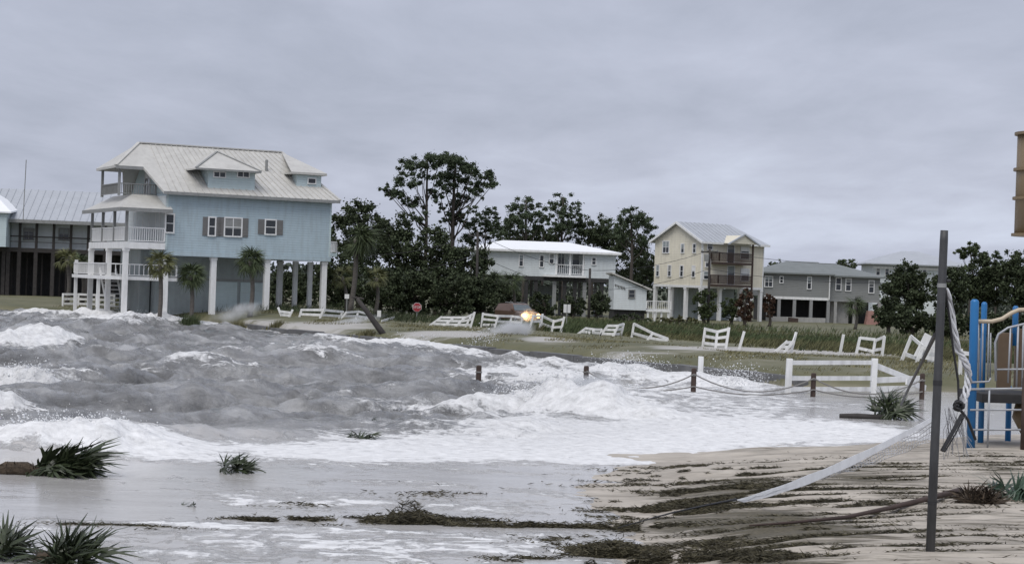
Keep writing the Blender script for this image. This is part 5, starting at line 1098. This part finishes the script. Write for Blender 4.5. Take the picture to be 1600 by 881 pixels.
weed('seaweed_bank', 'thick brown seaweed bank at the bottom edge', [(960, 866, 60, 8, 8000, .12), (1050, 876, 160, 8, 14000, .10), (1180, 872, 90, 8, 4000, .06), (830, 877, 70, 4, 1500, .03)])
weed('seaweed_litter', 'brown seaweed litter strewn over the sand', [(1130, 740, 150, 14, 14000, .03), (1140, 775, 170, 18, 18000, .04), (1240, 745, 150, 14, 6000, .02), (1060, 800, 130, 10, 6000, .02), (1270, 800, 190, 24, 9000, .02), (1360, 735, 140, 18, 9000, .02), (1200, 850, 180, 24, 9000, .03), (1560, 720, 80, 10, 4000, .02), (1400, 770, 160, 24, 5000, .015), (1350, 850, 200, 24, 4500, .015), (1520, 830, 120, 30, 1500, .01), (980, 760, 90, 14, 900, .02), (690, 770, 120, 10, 500, .01), (880, 845, 80, 14, 700, .03), (450, 790, 60, 4, 250, .02)])
def tuft(label, px, py, wpx, hpx, n_=260):
    p = hit(px, py); s_ = p.y / FPX; t = thing('beach_grass', label, 'grass clump', p, 0, 'grass clumps in the surf'); a = rng.normal(0, .45, n_) * wpx * s_ * .5; b_ = rng.normal(0, .3, n_) * wpx * s_ * .4; hh = hpx * s_ * rng.uniform(.5, 1.15, n_) * np.exp(-(a / (wpx * s_ * .5)) ** 2)
    base = np.stack([a, b_, np.full(n_, -.15)], -1); tip = np.stack([a + rng.normal(.25, .3, n_) * hh, b_ + rng.normal(0, .2, n_), hh], -1); w_ = np.stack([np.full(n_, .035), rng.normal(0, .02, n_), np.zeros(n_)], -1)
    v = np.stack([base - w_, base + w_, tip], 1).reshape(-1, 3); npmesh('blades', v, np.arange(n_ * 3).reshape(-1, 3), M_grass if n_ < 400 else M_frond, t)
tuft('round green grass clump standing in the surf', 293, 513, 40, 24, 420); tuft('low green grass clump right of the round one', 370, 514, 36, 14); tuft('small green grass clump at the end of the seawall', 433, 513, 30, 14); tuft('dark grass clump below the leaning log', 575, 524, 44, 10); tuft('scrubby grass clump by the blue house porch', 215, 492, 50, 16)
# flying spray: droplets thrown up where waves hit
def drops(label, items):
    Vv = []
    for px, py, rx, ry, n_, Y in items:
        p = at(px, py, Y if Y else atz(px, py + ry, .1).y); s_ = p.y / FPX; q = rng.normal(0, .5, (n_, 3)) * np.array([rx * s_, rx * s_ * .5, ry * s_]) + np.array(p); q = q[q[:, 2] > .02]; n_ = len(q)
        r_ = rng.gamma(2., .0036, n_)[:, None]; t3 = np.array([[1, 1, 1], [1, -1, -1], [-1, 1, -1], [-1, -1, 1]], float); Vv.append((q[:, None, :] + t3[None] * r_[:, None]).reshape(-1, 3))
    v = np.concatenate(Vv); i = np.arange(len(v) // 4)[:, None] * 4; f = np.concatenate([np.concatenate([i + a for a in ff], 1) for ff in ((0, 1, 2), (0, 2, 3), (0, 3, 1), (1, 3, 2))], 0)
    tag(npmesh('sea_spray', v, f, mat('spray_droplets', (.8, .81, .82), .4, .03)), label, 'spray', kind='stuff')
drops('white droplets flung up from the breaking waves', [(880, 612, 110, 22, 2600, 0), (100, 665, 110, 22, 1800, 0), (40, 580, 60, 18, 900, 0), (985, 570, 60, 18, 1500, 0), (1150, 588, 50, 20, 1500, 0), (760, 528, 30, 20, 900, 0), (680, 530, 60, 10, 600, 0), (860, 600, 60, 20, 800, 0), (210, 490, 80, 8, 900, 0)])
def mist(label, px, py, wpx, hpx, Y, dens, depth=2.5):
    p = at(px, py, Y); s_ = Y / FPX; b = bmesh.new(); bmesh.ops.create_icosphere(b, subdivisions=3, radius=1)
    for v in b.verts:
        k = 1 + .45 * (float(fbm(v.co.x * 1.6 + px, v.co.z * 1.6 + v.co.y, 3, 8)) - .5); v.co = Vector((v.co.x * wpx * s_ * k, v.co.y * depth * k, v.co.z * hpx * s_ * k))
    me = bpy.data.meshes.new('spray_mist'); b.to_mesh(me); b.free(); o = bpy.data.objects.new('spray_mist', me); COL.objects.link(o); o.location = p; o.rotation_euler = (0, R(-14), 0)
    m = bpy.data.materials.new('mist'); m.use_nodes = True; nt = m.node_tree; nt.nodes.clear(); ou = nt.nodes.new('ShaderNodeOutputMaterial'); pv = nt.nodes.new('ShaderNodeVolumePrincipled'); nt.links.new(pv.outputs[0], ou.inputs['Volume'])
    pv.inputs['Color'].default_value = (.95, .96, .97, 1); pv.inputs['Anisotropy'].default_value = .2
    tc = nt.nodes.new('ShaderNodeTexCoord'); vl = nt.nodes.new('ShaderNodeVectorMath'); vl.operation = 'DIVIDE'; nt.links.new(tc.outputs['Object'], vl.inputs[0]); vl.inputs[1].default_value = (wpx * s_, depth, hpx * s_)
    ln = nt.nodes.new('ShaderNodeVectorMath'); ln.operation = 'LENGTH'; nt.links.new(vl.outputs[0], ln.inputs[0]); mr = nt.nodes.new('ShaderNodeMapRange'); nt.links.new(ln.outputs['Value'], mr.inputs[0]); mr.interpolation_type = 'SMOOTHSTEP'; mr.inputs[1].default_value = .85; mr.inputs[2].default_value = .0; mr.inputs[3].default_value = 0; mr.inputs[4].default_value = dens * 3.2
    no = nt.nodes.new('ShaderNodeTexNoise'); no.inputs['Scale'].default_value = 1.3; no.inputs['Detail'].default_value = 4; nt.links.new(tc.outputs['Object'], no.inputs[0]); mr2 = nt.nodes.new('ShaderNodeMapRange'); mr2.interpolation_type = 'SMOOTHSTEP'; mr2.inputs[1].default_value = .38; mr2.inputs[2].default_value = .66; nt.links.new(no.outputs[0], mr2.inputs[0]); no = mr2; mu = nt.nodes.new('ShaderNodeMath'); mu.operation = 'MULTIPLY'; nt.links.new(mr.outputs[0], mu.inputs[0]); nt.links.new(no.outputs[0], mu.inputs[1]); nt.links.new(mu.outputs[0], pv.inputs['Density'])
    me.materials.append(m); tag(o, label, 'spray', kind='stuff')
mist('white spray blowing past the blue house stilts', 372, 488, 62, 20, 112, .55); mist('spray bursting over the seawall below the car', 790, 522, 66, 26, 94, 1.9); mist('spray over the seawall right of the big breaker', 1000, 570, 76, 22, 78, 1.2); mist('spray cloud over the big breaker', 900, 612, 95, 32, 53, 1.3); mist('spray above the left foam wave', 110, 672, 100, 22, 39, .5); mist('spray smoking across the grass by the leaning log', 530, 508, 100, 12, 104, .5); mist('spray bursting near the near fence', 1155, 588, 40, 18, 70, 1.0)

for s_ in (-1, 1):
    ld = bpy.data.lights.new('headlight_beam', 'SPOT'); ld.energy = 260 if s_ < 0 else 60; ld.color = (1.0, .58, .22); ld.spot_size = R(70); ld.shadow_soft_size = .12
    lo = bpy.data.objects.new('headlight_beam', ld); COL.objects.link(lo); lo.parent = C; lo.location = (2.42, s_ * .68, .82); lo.rotation_euler = (0, R(-92), 0)
hp = C.location + Matrix.Rotation(R(-62), 3, 'Z') @ Vector((2.6, -.5, .7)); pp = hp
mist('mist added to spread a glow around the car headlights', 817, 499, 34, 24, pp.y - .4, .5, 1.2)  # mist put in so the headlight beams read as a warm glow
